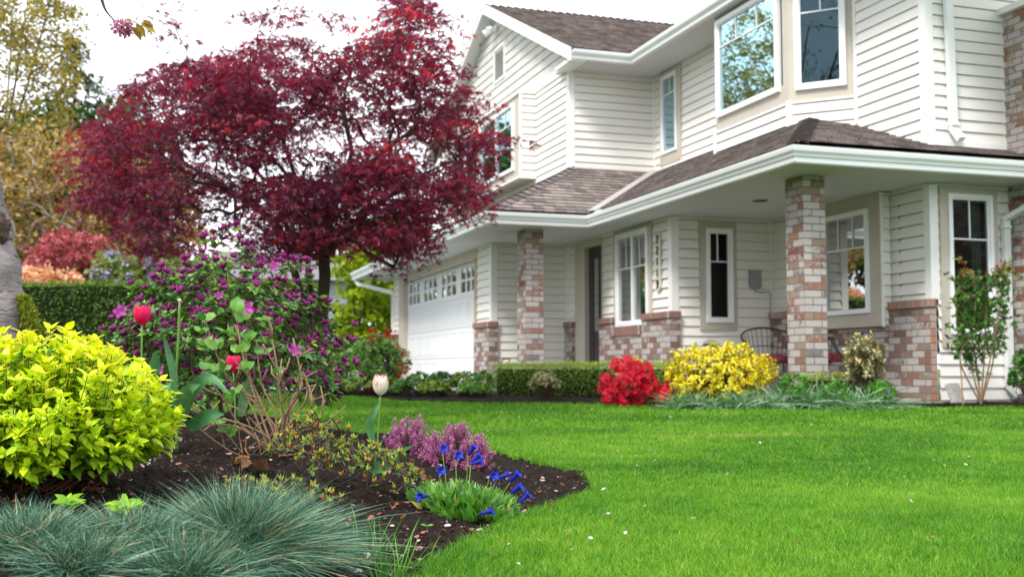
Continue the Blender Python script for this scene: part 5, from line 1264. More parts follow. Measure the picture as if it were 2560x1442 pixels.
def cherry():
    d = 5.6; b = G(-42, d); t = thing('cherry_tree', 'old cherry trunk with banded grey bark and mossy foot at the left edge', 'tree', b)
    z = lambda px, py, dd=0: at_d(px, py, d+dd)
    C_ = catmull([b-ZA*.1, z(-25, 900), z(-22, 800), z(-32, 700), z(-50, 600), z(-72, 500), z(-120, 300), z(-190, 60), z(-260, -200)], 7); n = len(C_)
    mb = MB(); mb.tube(C_, [.26-.08*min(1, i/16) - .05*i/n + (.008*math.sin(i*.9)) for i in range(n)], 28); tr = mb.build('trunk', M['cherry_bark'], t, smooth=True)
    # burl and scar
    mb = MB(); c = z(4, 572, -.05); V = []; 
    for i in range(160):
        pass
    K, J = 14, 10; V = [c+np.array([math.sin(PI*j/J)*math.cos(2*PI*k/K)*.04, math.sin(PI*j/J)*math.sin(2*PI*k/K)*.06, math.cos(PI*j/J)*.075])*(.75+.45*random.random()) for j in range(J+1) for k in range(K)]
    mb.add(V, [(j*K+k, j*K+(k+1) % K, (j+1)*K+(k+1) % K, (j+1)*K+k) for j in range(J) for k in range(K)]); mb.build('burl', M['twig_dark'], t)
    # moss
    m = 6000; u = rng.random(m); yy = 742+125*u; px = 52+42*u+rng.normal(size=m)*(6+9*u); P = np.array([z(a, bb, -.10+.14*c_) for a, bb, c_ in zip(px, yy, rng.random(m))])
    leaf_mesh('moss', *T_LANCE, P, nrm(np.array([[.6, -.3, .55]])+rng.normal(size=(m, 3))*.45), rdir(m), .024*(.5+.8*rng.random(m)), rng.random(m), M['moss'], t)
    # limbs overhead, out of the frame, and the hanging spray at the top
    mb = MB(); ds = 4.5; top = [z(-190, 60), at_d(-60, -420, 5.2), at_d(120, -380, 4.8), at_d(215, -180, 4.6), at_d(240, -60, ds), at_d(256, 5, ds), at_d(268, 32, ds), at_d(291, 57, ds)]
    cu = catmull(top, 6); k = len(cu); mb.tube(cu, [.03*(1-i/k)**1.6+.0026 for i in range(k)], 6)
    mb.tube(catmull([at_d(291, 57, ds), at_d(315, 52, ds), at_d(332, 54, ds), at_d(347, 62, ds)], 4), .0022, 5)
    rs = random.Random(5)
    for q in range(16):
        a = C_[-1-q % 6]; e = a+np.array([rs.uniform(-1.8, 2.2), rs.uniform(-3, 2.0), rs.uniform(.6, 2.2)]); e[2] = max(e[2], .34+.40*math.hypot(e[0], e[1])+.5); mid = (a+e)/2+np.array([0, 0, .35]); cc = catmull([a, mid, e], 5); mb.tube(cc, [.045*(1-i/len(cc))+.006 for i in range(len(cc))], 6)
        for w_ in range(5):
            s = cc[rs.randint(3, len(cc)-1)]; f = s+np.array([rs.uniform(-.7, .7), rs.uniform(-.7, .7), rs.uniform(0, .6)]); mb.tube([s, (s+f)/2, f], [.009, .006, .003], 4)
    hi = []
    for q in range(14):
        a = C_[-1-q % 4]; e = a+np.array([rs.uniform(-1.6, 1.6), rs.uniform(-1.5, 2.6), rs.uniform(2.2, 5.6)]); mid = (a+e)/2+np.array([rs.uniform(-.3, .3), 0, .3]); cc = catmull([a, mid, e], 5); mb.tube(cc, [.05*(1-i/len(cc))+.008 for i in range(len(cc))], 6)
        for w_ in range(6):
            s = cc[rs.randint(4, len(cc)-1)]; f = s+np.array([rs.uniform(-.9, .9), rs.uniform(-.9, .9), rs.uniform(0, .8)]); mb.tube([s, (s+f)/2, f], [.011, .008, .004], 4); hi += [f, (s+f)/2]
    mb.build('branches', M['bark'], t, smooth=True)
    hi = np.array(hi); m = len(hi)*16; P = np.repeat(hi, 16, 0)+rng.normal(size=(m, 3))*.13; leaf_mesh('high_foliage', *T_OVAL, P, rdir(m), rdir(m), .08, rng.random(m), M['bronze_leaf'], t)
    c = at_d(307, 71, ds); m = 330; D = rdir(m); P = c+D*np.array([.040, .03, .030])*(.25+.75*rng.random((m, 1))); leaf_mesh('blossoms', *T_OVAL[:2], P, nrm(D+rng.normal(size=(m, 3))*.5), rdir(m), .018*(.7+.6*rng.random(m)), rng.random(m), M['blossom'], t)
    LP = [((333, 68), (350, 96), .05), ((340, 60), (361, 88), .045), ((352, 56), (384, 78), .055), ((356, 51), (378, 62), .045), ((331, 54), (312, 48), .03)]
    P = np.array([at_d(*a, ds) for a, b_, l in LP]); X = np.array([at_d(*b_, ds)-at_d(*a, ds) for a, b_, l in LP]); S = np.linalg.norm(X, axis=1)*1.25
    leaf_mesh('leaves', [(x, y*1.1, zz) for x, y, zz in T_POINT[0]], T_POINT[1], P, X, np.tile([[.3, -1, .5]], (5, 1)), S, rng.random(5), M['bronze_leaf'], t)
cherry()
# ---------------------------------------------------------------- hedges
def leaf_block(name, label, cat, corners, z1, n, ls, mats, bulge=.02, group=None, zf=None, tmpl=T_OVAL):
    """clipped hedge: closed inner block plus a skin of small leaves; corners = plan quad"""
    Q = [np.array(q, float) for q in corners]; c = sum(Q)/4; z0 = float(base_z(c[0], c[1])); t = thing(name, label, cat, (c[0], c[1], z0), group)
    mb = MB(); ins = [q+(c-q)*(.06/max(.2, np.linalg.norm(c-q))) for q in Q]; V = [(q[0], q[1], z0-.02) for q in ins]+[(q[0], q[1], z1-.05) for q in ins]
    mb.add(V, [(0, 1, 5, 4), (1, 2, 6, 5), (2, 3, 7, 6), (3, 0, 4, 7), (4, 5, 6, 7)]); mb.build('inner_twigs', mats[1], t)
    P, Nn = [], []; per = [np.linalg.norm(Q[(i+1) % 4]-Q[i]) for i in range(4)]; H = z1-z0; A = [l*H for l in per]+[per[0]*per[1]]; T = sum(A)
    for i in range(5):
        m = int(n*A[i]/T); u = rng.random(m)[:, None]; v = rng.random(m)[:, None]
        if i < 4:
            a, b = Q[i], Q[(i+1) % 4]; e = nrm(b-a); nn = np.array([e[1], -e[0]]); xy = a+(b-a)*u; z = z0+.03+(H-.03)*v
            off = (rng.normal(size=(m, 1))*bulge+.05*(vnoise(xy[:, 0]+xy[:, 1]*.7+30, z[:, 0]+30, 3.1, 51)[:, None]-.5)+.04*(vnoise(xy[:, 0]+xy[:, 1]*.7+30, z[:, 0]+30, 9, 52)[:, None]-.5)); off = off-.06*np.clip((v-.9)/.1, 0, 1)**2
            P.append(np.concatenate([xy+nn*off, z], 1)); Nn.append(np.tile([[nn[0], nn[1], .25]], (m, 1)))
        else:
            xy = Q[0]+(Q[1]-Q[0])*u+(Q[3]-Q[0])*v; z = z1+rng.normal(size=(m, 1))*bulge*.7+.03*(vnoise(xy[:, 0]+30, xy[:, 1]+30, 4, 53)[:, None]-.5); P.append(np.concatenate([xy, z], 1)); Nn.append(np.tile([[0, 0, 1.]], (m, 1)))
    P = np.concatenate(P); Nn = np.concatenate(Nn); m = len(P); r = np.clip(.15+.5*rng.random(m)+.35*np.clip((P[:, 2]-z1+.12)/.12, 0, 1), 0, 1)
    leaf_mesh('foliage', *tmpl, P, nrm(rdir(m)+Nn*.5), nrm(Nn+rdir(m)*.7), ls*(.6+.7*rng.random(m)), r, mats[0], t)
    return t
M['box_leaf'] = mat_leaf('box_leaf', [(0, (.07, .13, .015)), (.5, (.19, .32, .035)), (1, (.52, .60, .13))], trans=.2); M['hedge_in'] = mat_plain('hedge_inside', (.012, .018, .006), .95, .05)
M['thuja'] = mat_leaf('cedar_spray', [(0, (.02, .05, .005)), (.5, (.06, .13, .01)), (1, (.20, .30, .015))], trans=.15)
leaf_block('box_hedge', 'low clipped box hedge running beside the brick columns', 'hedge', [(4.2, 13.55), (5.55, 11.45), (5.95, 11.7), (4.6, 13.8)], .385, 26000, .021, (M['box_leaf'], M['hedge_in']))
leaf_block('box_hedge', 'short piece of low box hedge at the foot of the nearer brick column', 'hedge', [(6.2, 9.66), (7.0, 9.55), (7.05, 9.8), (6.25, 9.85)], .27, 3000, .021, (M['box_leaf'], M['hedge_in']))
a = at_d(-420, 900, 20.5); b = at_d(770, 900, 20.0); e = nrm((b-a)[:2]); nn = np.array([-e[1], e[0]])
leaf_block('cedar_hedge', 'tall dark clipped cedar hedge across the back of the lawn on the left', 'hedge', [a[:2], b[:2], b[:2]+nn*1.1, a[:2]+nn*1.1], 1.87, 30000, .085, (M['thuja'], M['hedge_in']), .03, tmpl=T_LANCE)
# ---------------------------------------------------------------- background trees
def cloud_tree(name, label, cat, px, py, d, rx, ry, rz, nc, cr, nleaf, ls, mats, trunk=True, group=None, rmin=.35, zmin=-1, flat=.6, tmpl=T_QUAD, droop=.1, up=.4, twig=.006, rn=None, p=.42, lean=0):
    tips, c = ell(px, py, d, rx, ry, rz, nc, zmin, rmin); g = np.array([c[0]+lean, c[1], float(base_z(c[0], c[1]))]); tips = tips[tips[:, 2] > g[2]+.1]
    low = max(g[2]+.3, c[2]-rz*.75); L = [[g, np.array([c[0]+lean*.5, c[1], (g[2]+low)/2]), np.array([c[0], c[1], low])]]; s = np.array([c[0], c[1], low])
    for k in range(5): a_ = 2*PI*k/5+random.random(); L.append([s, s+np.array([math.cos(a_)*rx*.25, math.sin(a_)*ry*.25, rz*.45]), s+np.array([math.cos(a_)*rx*.5, math.sin(a_)*ry*.5, rz*1.1])])
    return grow(name, label, cat, g, L, tips, mats, cr, nleaf, ls, tmpl, flat, group, twig, droop, up, rn, p, 5)
ML = lambda n_, st, tr=.3: mat_leaf(n_, st, trans=tr, var=.15, scale=3)
M['yg'] = ML('yellow_green_leaf', [(0, (.16, .13, .03)), (.5, (.34, .27, .05)), (1, (.54, .43, .09))], .4)
M['conifer'] = ML('conifer_needle', [(0, (.015, .03, .014)), (.6, (.04, .075, .03)), (1, (.09, .13, .05))], .1)
M['bronze'] = ML('bronze_leaf', [(0, (.22, .13, .05)), (.5, (.42, .28, .10)), (1, (.55, .42, .16))], .35)
M['pink'] = ML('pink_flower', [(0, (.16, .06, .05)), (.4, (.42, .09, .11)), (1, (.68, .20, .24))], .3)
M['orange'] = ML('orange_flower', [(0, (.25, .2, .08)), (.3, (.75, .38, .22)), (1, (.85, .58, .42))], .3)
M['pale_green'] = ML('pale_green_leaf', [(0, (.08, .13, .03)), (.6, (.24, .33, .08)), (1, (.45, .5, .2))], .3)
M['mid_green'] = ML('mid_green_leaf', [(0, (.015, .04, .01)), (.6, (.05, .11, .02)), (1, (.12, .22, .04))], .2)
M['lime'] = ML('lime_leaf', [(0, (.12, .20, .008)), (.5, (.30, .42, .012)), (1, (.52, .60, .03))], .45)
M['lilac'] = ML('lilac_flower', [(0, (.25, .2, .4)), (1, (.5, .42, .7))], .3)
M['pale_bark'] = mat_bark('pale_bark', (.25, .23, .21), (.5, .47, .44), (3, 3, 3), .4)
cloud_tree('poplar', 'tall yellow green spring tree at the top left corner', 'tree', 15, 120, 29, 2.0, 2.0, 3.6, 360, .34, 34, .075, (M['yg'], M['bark']), rmin=.25, group='trees beyond the cedar hedge')
def conifer(px, top, d, w, label, n=46, kinds='conifer', ls=.34):
    tp = at_d(px, top, d); g = np.array([tp[0], tp[1], float(base_z(tp[0], tp[1]))]); H = tp[2]-g[2]; t = thing('conifer', label, 'tree', g, 'trees beyond the cedar hedge'); mb = MB(); mb.tube([g, tp], [.22, .03], 7); mb.build('trunk', M['bark'], t)
    P, X, S = [], [], []
    for i in range(n):
        u = (i+.5)/n; z = g[2]+H*u; R = w*(1-u)**.62*(.6+.8*random.random())
        for k in range(7):
            a_ = random.random()*2*PI; dirv = np.array([math.cos(a_), math.sin(a_), -.25])
            m = 15; s = rng.random(m)**.7; P.append(np.array([g[0], g[1], z])+dirv*(R*s)[:, None]+rng.normal(size=(m, 3))*np.array([.14, .14, .1])); X.append(nrm(dirv+rng.normal(size=(m, 3))*.6-np.array([0, 0, .3]))); S.append(np.full(m, ls))
    P, X, S = map(np.concatenate, (P, X, S)); m = len(P); leaf_mesh('crown', *T_LANCE, P, X, nrm(np.array([0, 0, 1])+rdir(m)*.6), S*(.6+.7*rng.random(m)), rng.random(m), M['conifer'], t)
conifer(190, 95, 46, 3.6, 'tall dark conifer with thin top left of the maple'); conifer(330, 215, 48, 3.2, 'shorter dark conifer behind the left edge of the maple'); conifer(60, 300, 44, 4.2, 'broad dark conifer filling in behind the yellow green tree')
cloud_tree('broadleaf_tree', 'dense dark green tree behind the bronze tree left of the maple', 'tree', 215, 470, 39, 3.4, 2.5, 3.2, 330, .5, 22, .22, (M['mid_green'], M['bark']), rmin=.2, group='trees beyond the cedar hedge')
cloud_tree('broadleaf_tree', 'dark green tree low at the left edge behind the cherry trunk', 'tree', 10, 520, 38, 2.6, 2.0, 2.8, 220, .5, 22, .22, (M['mid_green'], M['bark']), rmin=.2, group='trees beyond the cedar hedge')
cloud_tree('bronze_tree', 'wide tree with sparse bronze spring leaves and pale branches above the pink shrub', 'tree', 120, 520, 27.5, 3.3, 1.6, 2.1, 560, .30, 24, .085, (M['bronze'], M['pale_bark']), rmin=.2, twig=.012, group='trees beyond the cedar hedge')
cloud_tree('bronze_tree', 'smaller pale bronze tree between the pink shrub and the maple', 'tree', 400, 560, 34, 1.5, 1.8, 2.0, 130, .34, 16, .14, (M['bronze'], M['pale_bark']), rmin=.2, twig=.01, group='trees beyond the cedar hedge')
cloud_tree('flowering_shrub', 'rose pink flowering shrub rising above the cedar hedge', 'shrub', 180, 665, 25.5, 1.05, .9, .90, 200, .2, 26, .085, (M['pink'], M['bark']), rmin=.3, group='flowering shrubs behind the cedar hedge')
cloud_tree('flowering_shrub', 'low peach orange azalea just above the cedar hedge beside the trunk', 'shrub', 110, 712, 23.5, .75, .5, .36, 90, .16, 26, .08, (M['orange'], M['bark']), rmin=.4, group='flowering shrubs behind the cedar hedge')
t = cloud_tree('flowering_shrub', 'pale green shrub with lilac flowers above the cedar hedge', 'shrub', 330, 700, 25, 1.0, .7, .75, 150, .2, 20, .09, (M['pale_green'], M['bark']), rmin=.3, group='flowering shrubs behind the cedar hedge')
P_, c_ = ell(320, 680, 24.4, .8, .3, .5, 34); m = len(P_); P_ = np.repeat(P_, 8, 0)+rng.normal(size=(m*8, 3))*.04; tag(leaf_mesh('lilac_flowers', *T_QUAD, P_, rdir(m*8), rdir(m*8), .06, rng.random(m*8), M['lilac'], t), kind='stuff')
cloud_tree('green_shrub', 'mid green shrub behind the purple azalea and under the maple', 'shrub', 470, 720, 27, 1.3, .8, .95, 130, .24, 20, .1, (M['pale_green'], M['bark']), rmin=.3, group='green shrubs at the back')
cloud_tree('lime_maple', 'bright lime green maple beyond the garage corner', 'tree', 975, 660, 27.5, 1.5, 1.2, 1.25, 260, .26, 26, .10, (M['lime'], M['bark_maple']), rmin=.35, flat=.35, up=.6)
cloud_tree('green_shrub', 'dark green shrub below the lime maple beside the garage', 'shrub', 905, 830, 26.5, 1.0, .7, .95, 150, .22, 24, .09, (M['mid_green'], M['bark']), rmin=.3, group='green shrubs at the back')
cloud_tree('lime_maple', 'lower yellow green maple leaning beside the garage downspout', 'tree', 925, 790, 25.6, .85, .5, .7, 90, .2, 22, .09, (M['lime'], M['bark_maple']), rmin=.4, flat=.35, up=.6)
cloud_tree('green_shrub', 'dark green shrub between the maple trunk and the hedge', 'shrub', 690, 800, 23, 1.1, .6, .75, 130, .22, 22, .09, (M['mid_green'], M['bark']), rmin=.3, group='green shrubs at the back')
# outer broadleaf trees left of the view, mirrored in the porch windows
for px, d, rz, lab in ((-420, 33, 3.6, 'tall green tree left of the cherry trunk, outside the hedge corner'), (-900, 30, 3.2, 'second green tree further left along the cedar hedge'), (-1500, 27, 3.4, 'third green tree at the far left of the garden')):
    cloud_tree('broadleaf_tree', lab, 'tree', px, 470, d, 3.2, 2.6, rz, 260, .5, 22, .2, (M['mid_green'] if px != -900 else M['bronze'], M['bark']), rmin=.2)
# neighbour's house glimpsed under the maple
c = at_d(745, 700, 48); z0 = float(base_z(c[0], c[1])); nh = thing('neighbour_house', 'grey neighbouring house glimpsed below the maple branches', 'house', (c[0], c[1], z0))
grey = mat_plain('grey_siding', (.36, .36, .40), .7, .2, var=.05); groof = mat_plain('grey_roof', (.20, .19, .20), .9, .1, var=.15)
mb = MB(); coursed(mb, np.array([c[0]-3.0, c[1], 0]), XA, ZA, -YA, rect(0, 6.0, z0, 4.2), .2, .02, [(2.2, 3.2, 1.2, 2.4)]); mb.box((c[0]-3.0, c[1]+.05, z0), (c[0]+3.0, c[1]+7, 4.2)); mb.build('wall', grey, nh)
mb = MB(); V = [(c[0]-3.4, c[1]-.5, 4.1), (c[0]+3.4, c[1]-.5, 4.1), (c[0]+3.4, c[1]+7.5, 4.1), (c[0]-3.4, c[1]+7.5, 4.1), (c[0]-3.4, c[1]+3.5, 5.6), (c[0]+3.4, c[1]+3.5, 5.6)]; mb.add(V, [(0, 1, 5, 4), (2, 3, 4, 5), (0, 4, 3), (1, 2, 5), (0, 3, 2, 1)]); mb.build('roof', groof, nh)
mb = MB(); mb.box((c[0]-.85, c[1]-.06, 1.15), (c[0]+.25, c[1]-.02, 2.45)); w_ = mb.build('window', M['frame'], nh); mb = MB(); mb.box((c[0]-.77, c[1]-.075, 1.23), (c[0]+.17, c[1]-.062, 2.37)); mb.build('pane', M['room'], w_)
# ---------------------------------------------------------------- planting strip by the house
M['red_flower'] = ML('red_flower', [(0, (.35, .004, .012)), (.6, (.62, .008, .02)), (1, (.80, .03, .04))], .3)
M['cerise'] = ML('cerise_flower', [(0, (.45, .002, .02)), (.6, (.78, .005, .04)), (1, (.88, .02, .10))], .3)
M['gold'] = mat_leaf('gold_variegated_leaf', [(0, (.06, .13, .01)), (.18, (.20, .28, .02)), (.3, (.78, .62, .01)), (.75, (.90, .78, .02)), (1, (.90, .84, .35))], trans=.25, rough=.4, tint=(1.1, 1, .3), var=.08)
M['eleagnus'] = mat_leaf('cream_edged_leaf', [(0, (.05, .07, .02)), (.35, (.16, .17, .05)), (.65, (.46, .42, .20)), (.9, (.62, .58, .40)), (1, (.75, .40, .05))], trans=.15, rough=.5, var=.15)
M['rose_leaf'] = mat_leaf('rose_leaf', [(0, (.02, .08, .012)), (.55, (.06, .19, .025)), (.8, (.16, .33, .05)), (.87, (.20, .07, .02)), (1, (.32, .05, .03))], trans=.25, rough=.4, var=.15)
def bush(name, label, cat, px, py, d, R, n, k, ls, mat, stem='twig_dark', tmpl=T_OVAL, zmin=-.5, rmin=.75, open_=1.0, rnf=None, group=None, lumps=.12, tw=.003, foot=None):
    c = at_d(px, py, d); g = np.array([c[0], c[1], float(gz(c[0], c[1]))]) if foot is None else foot; t = thing(name, label, cat, g, group); D = shell_dirs(n, zmin); n = len(D); R = np.array(R)
    rr = (rmin+(1-rmin)*rng.random(n))*(1+lumps*np.sin(D[:, 0]*6+px)*np.cos(D[:, 2]*5+D[:, 1]*4)); tips = c+D*R*rr[:, None]; tips[:, 2] = np.maximum(tips[:, 2], g[2]+.03)
    cur = stem_curves(np.tile(g, (n, 1))+rng.normal(size=(n, 3))*np.array([.03, .03, 0]), tips, .35, 5, .015); stems_mesh('stems', cur, tw, tw*.4, M[stem], t, 3)
    T = nrm(nrm(tips-c)+np.array([0, 0, .7])+rng.normal(size=tips.shape)*.25); Cv = np.array(cur)
    P, X, N_, ix = whorl(tips, T, k, None, open_); P = P-X*0; back = rng.random(len(P))[:, None]*.28; P = P+(Cv[ix, 3]-P)*back
    r = np.clip(rnf(P, rng.random(len(P)), c, R) if rnf else rng.random(len(P)), 0, 1)
    leaf_mesh('foliage', *tmpl, P, X, T[ix]+rdir(len(P))*.5, ls*(.6+.7*rng.random(len(P))), r, M[mat], t); return t, tips, T
bush('euonymus', 'rounded bright yellow variegated bush in front of the brick columns', 'shrub', 1800, 935, 11.15, (.60, .45, .33), 800, 10, .043, 'gold', rnf=lambda P, r, c, R: np.where(r < .13, r, .28+.6*r), zmin=-.75, rmin=.7, lumps=.1)
bush('euonymus_peak', 'upright yellow top', 'shrub', 1842, 885, 11.2, (.17, .16, .20), 60, 10, .042, 'gold', rnf=lambda P, r, c, R: .3+.6*r) if False else None
def azalea_red():
    g = at_d(1590, 990, 11.35); g[2] = float(gz(g[0], g[1])); t = thing('red_azalea', 'cerise red flowering azalea mound left of the yellow bush', 'shrub', g)
    Pf, Tf = [], []; mb = MB()
    for (px, py, r, n) in ((1580, 925, 30, 180), (1610, 930, 26, 150), (1545, 912, 18, 90), (1580, 955, 36, 220), (1540, 975, 30, 170), (1600, 985, 30, 170), (1515, 950, 16, 80), (1625, 965, 24, 120), (1650, 985, 22, 110), (1680, 970, 22, 110), (1698, 964, 12, 50), (1662, 990, 20, 80), (1520, 990, 18, 80), (1560, 1000, 20, 80), (1505, 970, 10, 30)):
        c = at_d(px, py, 11.3+random.uniform(-.08, .08)); R = r/FPX*11.3; D = rdir(n); Pf.append(c+D*R*(.75+.3*rng.random((n, 1)))); Tf.append(D); mb.tube([g, (g+c)/2+np.array([0, 0, .02]), c], [.006, .004, .002], 4)
    mb.build('branches', M['twig_dark'], t); P = np.concatenate(Pf); T = nrm(np.concatenate(Tf)+np.array([0, -.3, .4])); P[:, 2] = np.maximum(P[:, 2], g[2]+.02)
    tag(leaf_mesh('flowers', *T_FLOWER, P, perp(T)[0], T, .024*(.8+.4*rng.random(len(P))), rng.random(len(P)), M['cerise'], t), kind='stuff')
    k = rng.integers(0, len(P), 900); leaf_mesh('foliage', *T_OVAL, P[k]-T[k]*.04, rdir(900), rdir(900), .03, .2+.5*rng.random(900), M['azalea_leaf'], t)
azalea_red()
def red_rhodo():
    t, tips, T = bush('red_rhododendron', 'leafy bush dotted with red flower heads at the garage corner', 'shrub', 945, 905, 14.2, (.40, .35, .37), 260, 9, .055, 'azalea_leaf', zmin=-.7, rnf=lambda P, r, c, R: .3+.6*r)
    for (px, py, s) in ((932, 835, .05), (965, 836, .045), (980, 836, .05), (1010, 885, .035), (990, 868, .03), (1018, 925, .04), (1005, 935, .035), (925, 970, .03), (968, 833, .04), (935, 845, .03), (975, 960, .03), (1000, 912, .03), (1022, 900, .02), (990, 960, .025), (922, 860, .02)):
        c = at_d(px, py, 13.85); m = 26; D = rdir(m); leaf_mesh('flower_head', *T_OVAL, c+D*s*.7, D+rdir(m)*.4, rdir(m), s*.95, rng.random(m), M['red_flower'], t)
red_rhodo()
bush('green_shrub', 'broad mid green shrub left of the red flowered bush', 'shrub', 860, 905, 15, (.38, .3, .28), 180, 9, .06, 'azalea_leaf', group='low plants in the planting strip', rnf=lambda P, r, c, R: .35+.6*r)
bush('green_shrub', 'low light green ground cover left of the planting strip', 'shrub', 800, 962, 14.6, (.5, .3, .11), 160, 8, .05, 'azalea_leaf', group='low plants in the planting strip', rnf=lambda P, r, c, R: .5+.45*r, zmin=-.2)
for (px, py, d, w, h, mat, lab) in ((1050, 955, 13.6, .20, .13, 'azalea_leaf', 'low leafy clump just right of the red flowered bush'), (1105, 957, 13.5, .2, .14, 'rose_leaf', 'low olive green clump below the garage door'), (1160, 957, 13.5, .17, .14, 'box_leaf', 'low pale clump in the middle of the planting strip'), (1205, 955, 13.5, .15, .15, 'azalea_leaf', 'low bright green clump touching the box hedge'), (1365, 955, 12.4, .17, .13, 'eleagnus', 'small pale leaved rose in front of the box hedge')):
    bush('border_plant', lab, 'plant', px, py, d, (w, .15, h), 70, 8, .05, mat, group='low plants in the planting strip', rnf=lambda P, r, c, R: .2+.62*r, zmin=-.4)
for (px, py, d, w, h, mat, lab) in ((850, 965, 14.0, .26, .12, 'azalea_leaf', 'low green clump at the far end of the planting strip'), (915, 965, 13.9, .26, .13, 'box_leaf', 'light green low clump filling the gap before the red flowered bush'), (985, 968, 13.7, .24, .12, 'azalea_leaf', 'low green clump under the red flowered bush'), (1085, 972, 13.3, .2, .09, 'box_leaf', 'low creeping clump at the soil edge below the garage door'), (1185, 974, 13.2, .2, .09, 'azalea_leaf', 'small creeping clump at the foot of the box hedge end')):
    bush('border_plant', lab, 'plant', px, py, d, (w, .15, h), 90, 8, .05, mat, group='low plants in the planting strip', rnf=lambda P, r, c, R: .3+.62*r, zmin=-.4)
t, tips, T = bush('eleagnus', 'loose cream edged shrub against the brick wainscot', 'shrub', 2160, 895, 10.95, (.24, .2, .27), 170, 9, .046, 'eleagnus', rnf=lambda P, r, c, R: np.clip(.1+.9*r, 0, .97)*(r > 0)+.0*r, zmin=-.8, rmin=.45, foot=np.array(list(at_d(2165, 1000, 10.95)[:2])+[-.03]))
# rose trained on the wall by the tall window
def rose():
    d = 11.15; g = at_d(2452, 985, d); g[2] = -.02; t = thing('rose_bush', 'tall leafy rose bush in front of the tall narrow window', 'shrub', g); mb = MB(); tips = []
    for S in ([(2452, 985), (2440, 900), (2425, 820), (2410, 740), (2400, 690)], [(2455, 985), (2460, 900), (2465, 800), (2470, 720), (2500, 690)], [(2450, 980), (2420, 890), (2405, 850), (2415, 770)], [(2457, 985), (2475, 900), (2490, 820), (2505, 740), (2515, 685)], [(2450, 985), (2400, 900), (2430, 830), (2440, 740), (2436, 700)], [(2458, 985), (2485, 890), (2480, 800), (2450, 760)], [(2452, 985), (2436, 905), (2400, 880)]):
        dd = random.uniform(-.12, .12); cu = catmull([g]+[at_d(*q, d+dd) for q in S[1:]], 5); k = len(cu); mb.tube(cu, [.009-.006*i/k for i in range(k)], 5); 
        for i in range(k//3, k):
            for _ in range(5): e = cu[i]+np.array([random.gauss(0, .07), random.gauss(0, .06), random.gauss(.02, .05)]); mb.tube([cu[i], e], [.002, .0012], 3, cap=False); tips.append(e)
    for (px, py) in ((2395, 690), (2398, 650), (2520, 690), (2512, 665)): 
        for _ in range(4): tips.append(at_d(px+random.gauss(0, 8), py+random.gauss(0, 8), d))
    mb.build('stems', M['twig'], t); tips = np.array(tips); T = nrm(rdir(len(tips))+np.array([0, -.3, .6])); P, X, N_, ix = whorl(tips, T, 6, None, 1.1); r = np.clip(.1+.68*rng.random(len(P))+.5*np.clip((P[:, 2]-1.15)/.2, 0, 1)*(P[:, 0] < 8.3), 0, 1)
    leaf_mesh('foliage', *T_OVAL, P, X, N_+rdir(len(P)), .05*(.6+.7*rng.random(len(P))), r, M['rose_leaf'], t)
rose()
bush('green_shrub', 'leafy green plant at the right edge beside the chimney', 'shrub', 2575, 930, 10.6, (.18, .2, .24), 90, 8, .06, 'rose_leaf', rnf=lambda P, r, c, R: .1+.7*r, group='low plants in the planting strip')
# strappy blue green edging plants
M['strap'] = mat_leaf('strap_blade', [(0, (.05, .17, .04)), (.5, (.15, .33, .13)), (1, (.46, .60, .46))], trans=.2, rough=.4, var=0)
k = 0
for px in np.arange(1680, 2215, 23):
    for row in range(2 if px > 1900 else 1):
        d = 10.72+.22*row+random.uniform(-.05, .05); g = G(px+random.uniform(-8, 8)+row*10, d); lab = 'tuft of blue green strap leaves along the lawn edge by the house'
        t = thing('strap_clump', lab, 'grass clump', g, 'strap leaved tufts along the lawn edge'); tuft('blades', g, 60, .30+.06*row, .010, M['strap'], t, .06, 1.2, .6, 6)
M['bright'] = mat_leaf('bright_weed_leaf', [(0, (.05, .2, .015)), (1, (.14, .42, .04))], trans=.35)
for (px, py, lab) in ((1985, 965, 'bright green feathery plant right of the yellow bush'), (2085, 985, 'small bright green plant among the blue strap leaves'), (2200, 985, 'bright green plant by the foot of the brick wainscot')) :
    bush('leafy_plant', lab, 'plant', px, py, 10.75, (.15, .1, .13), 50, 9, .05, 'bright', tmpl=T_LANCE, stem='stem_green', group='bright green plants in the edging')
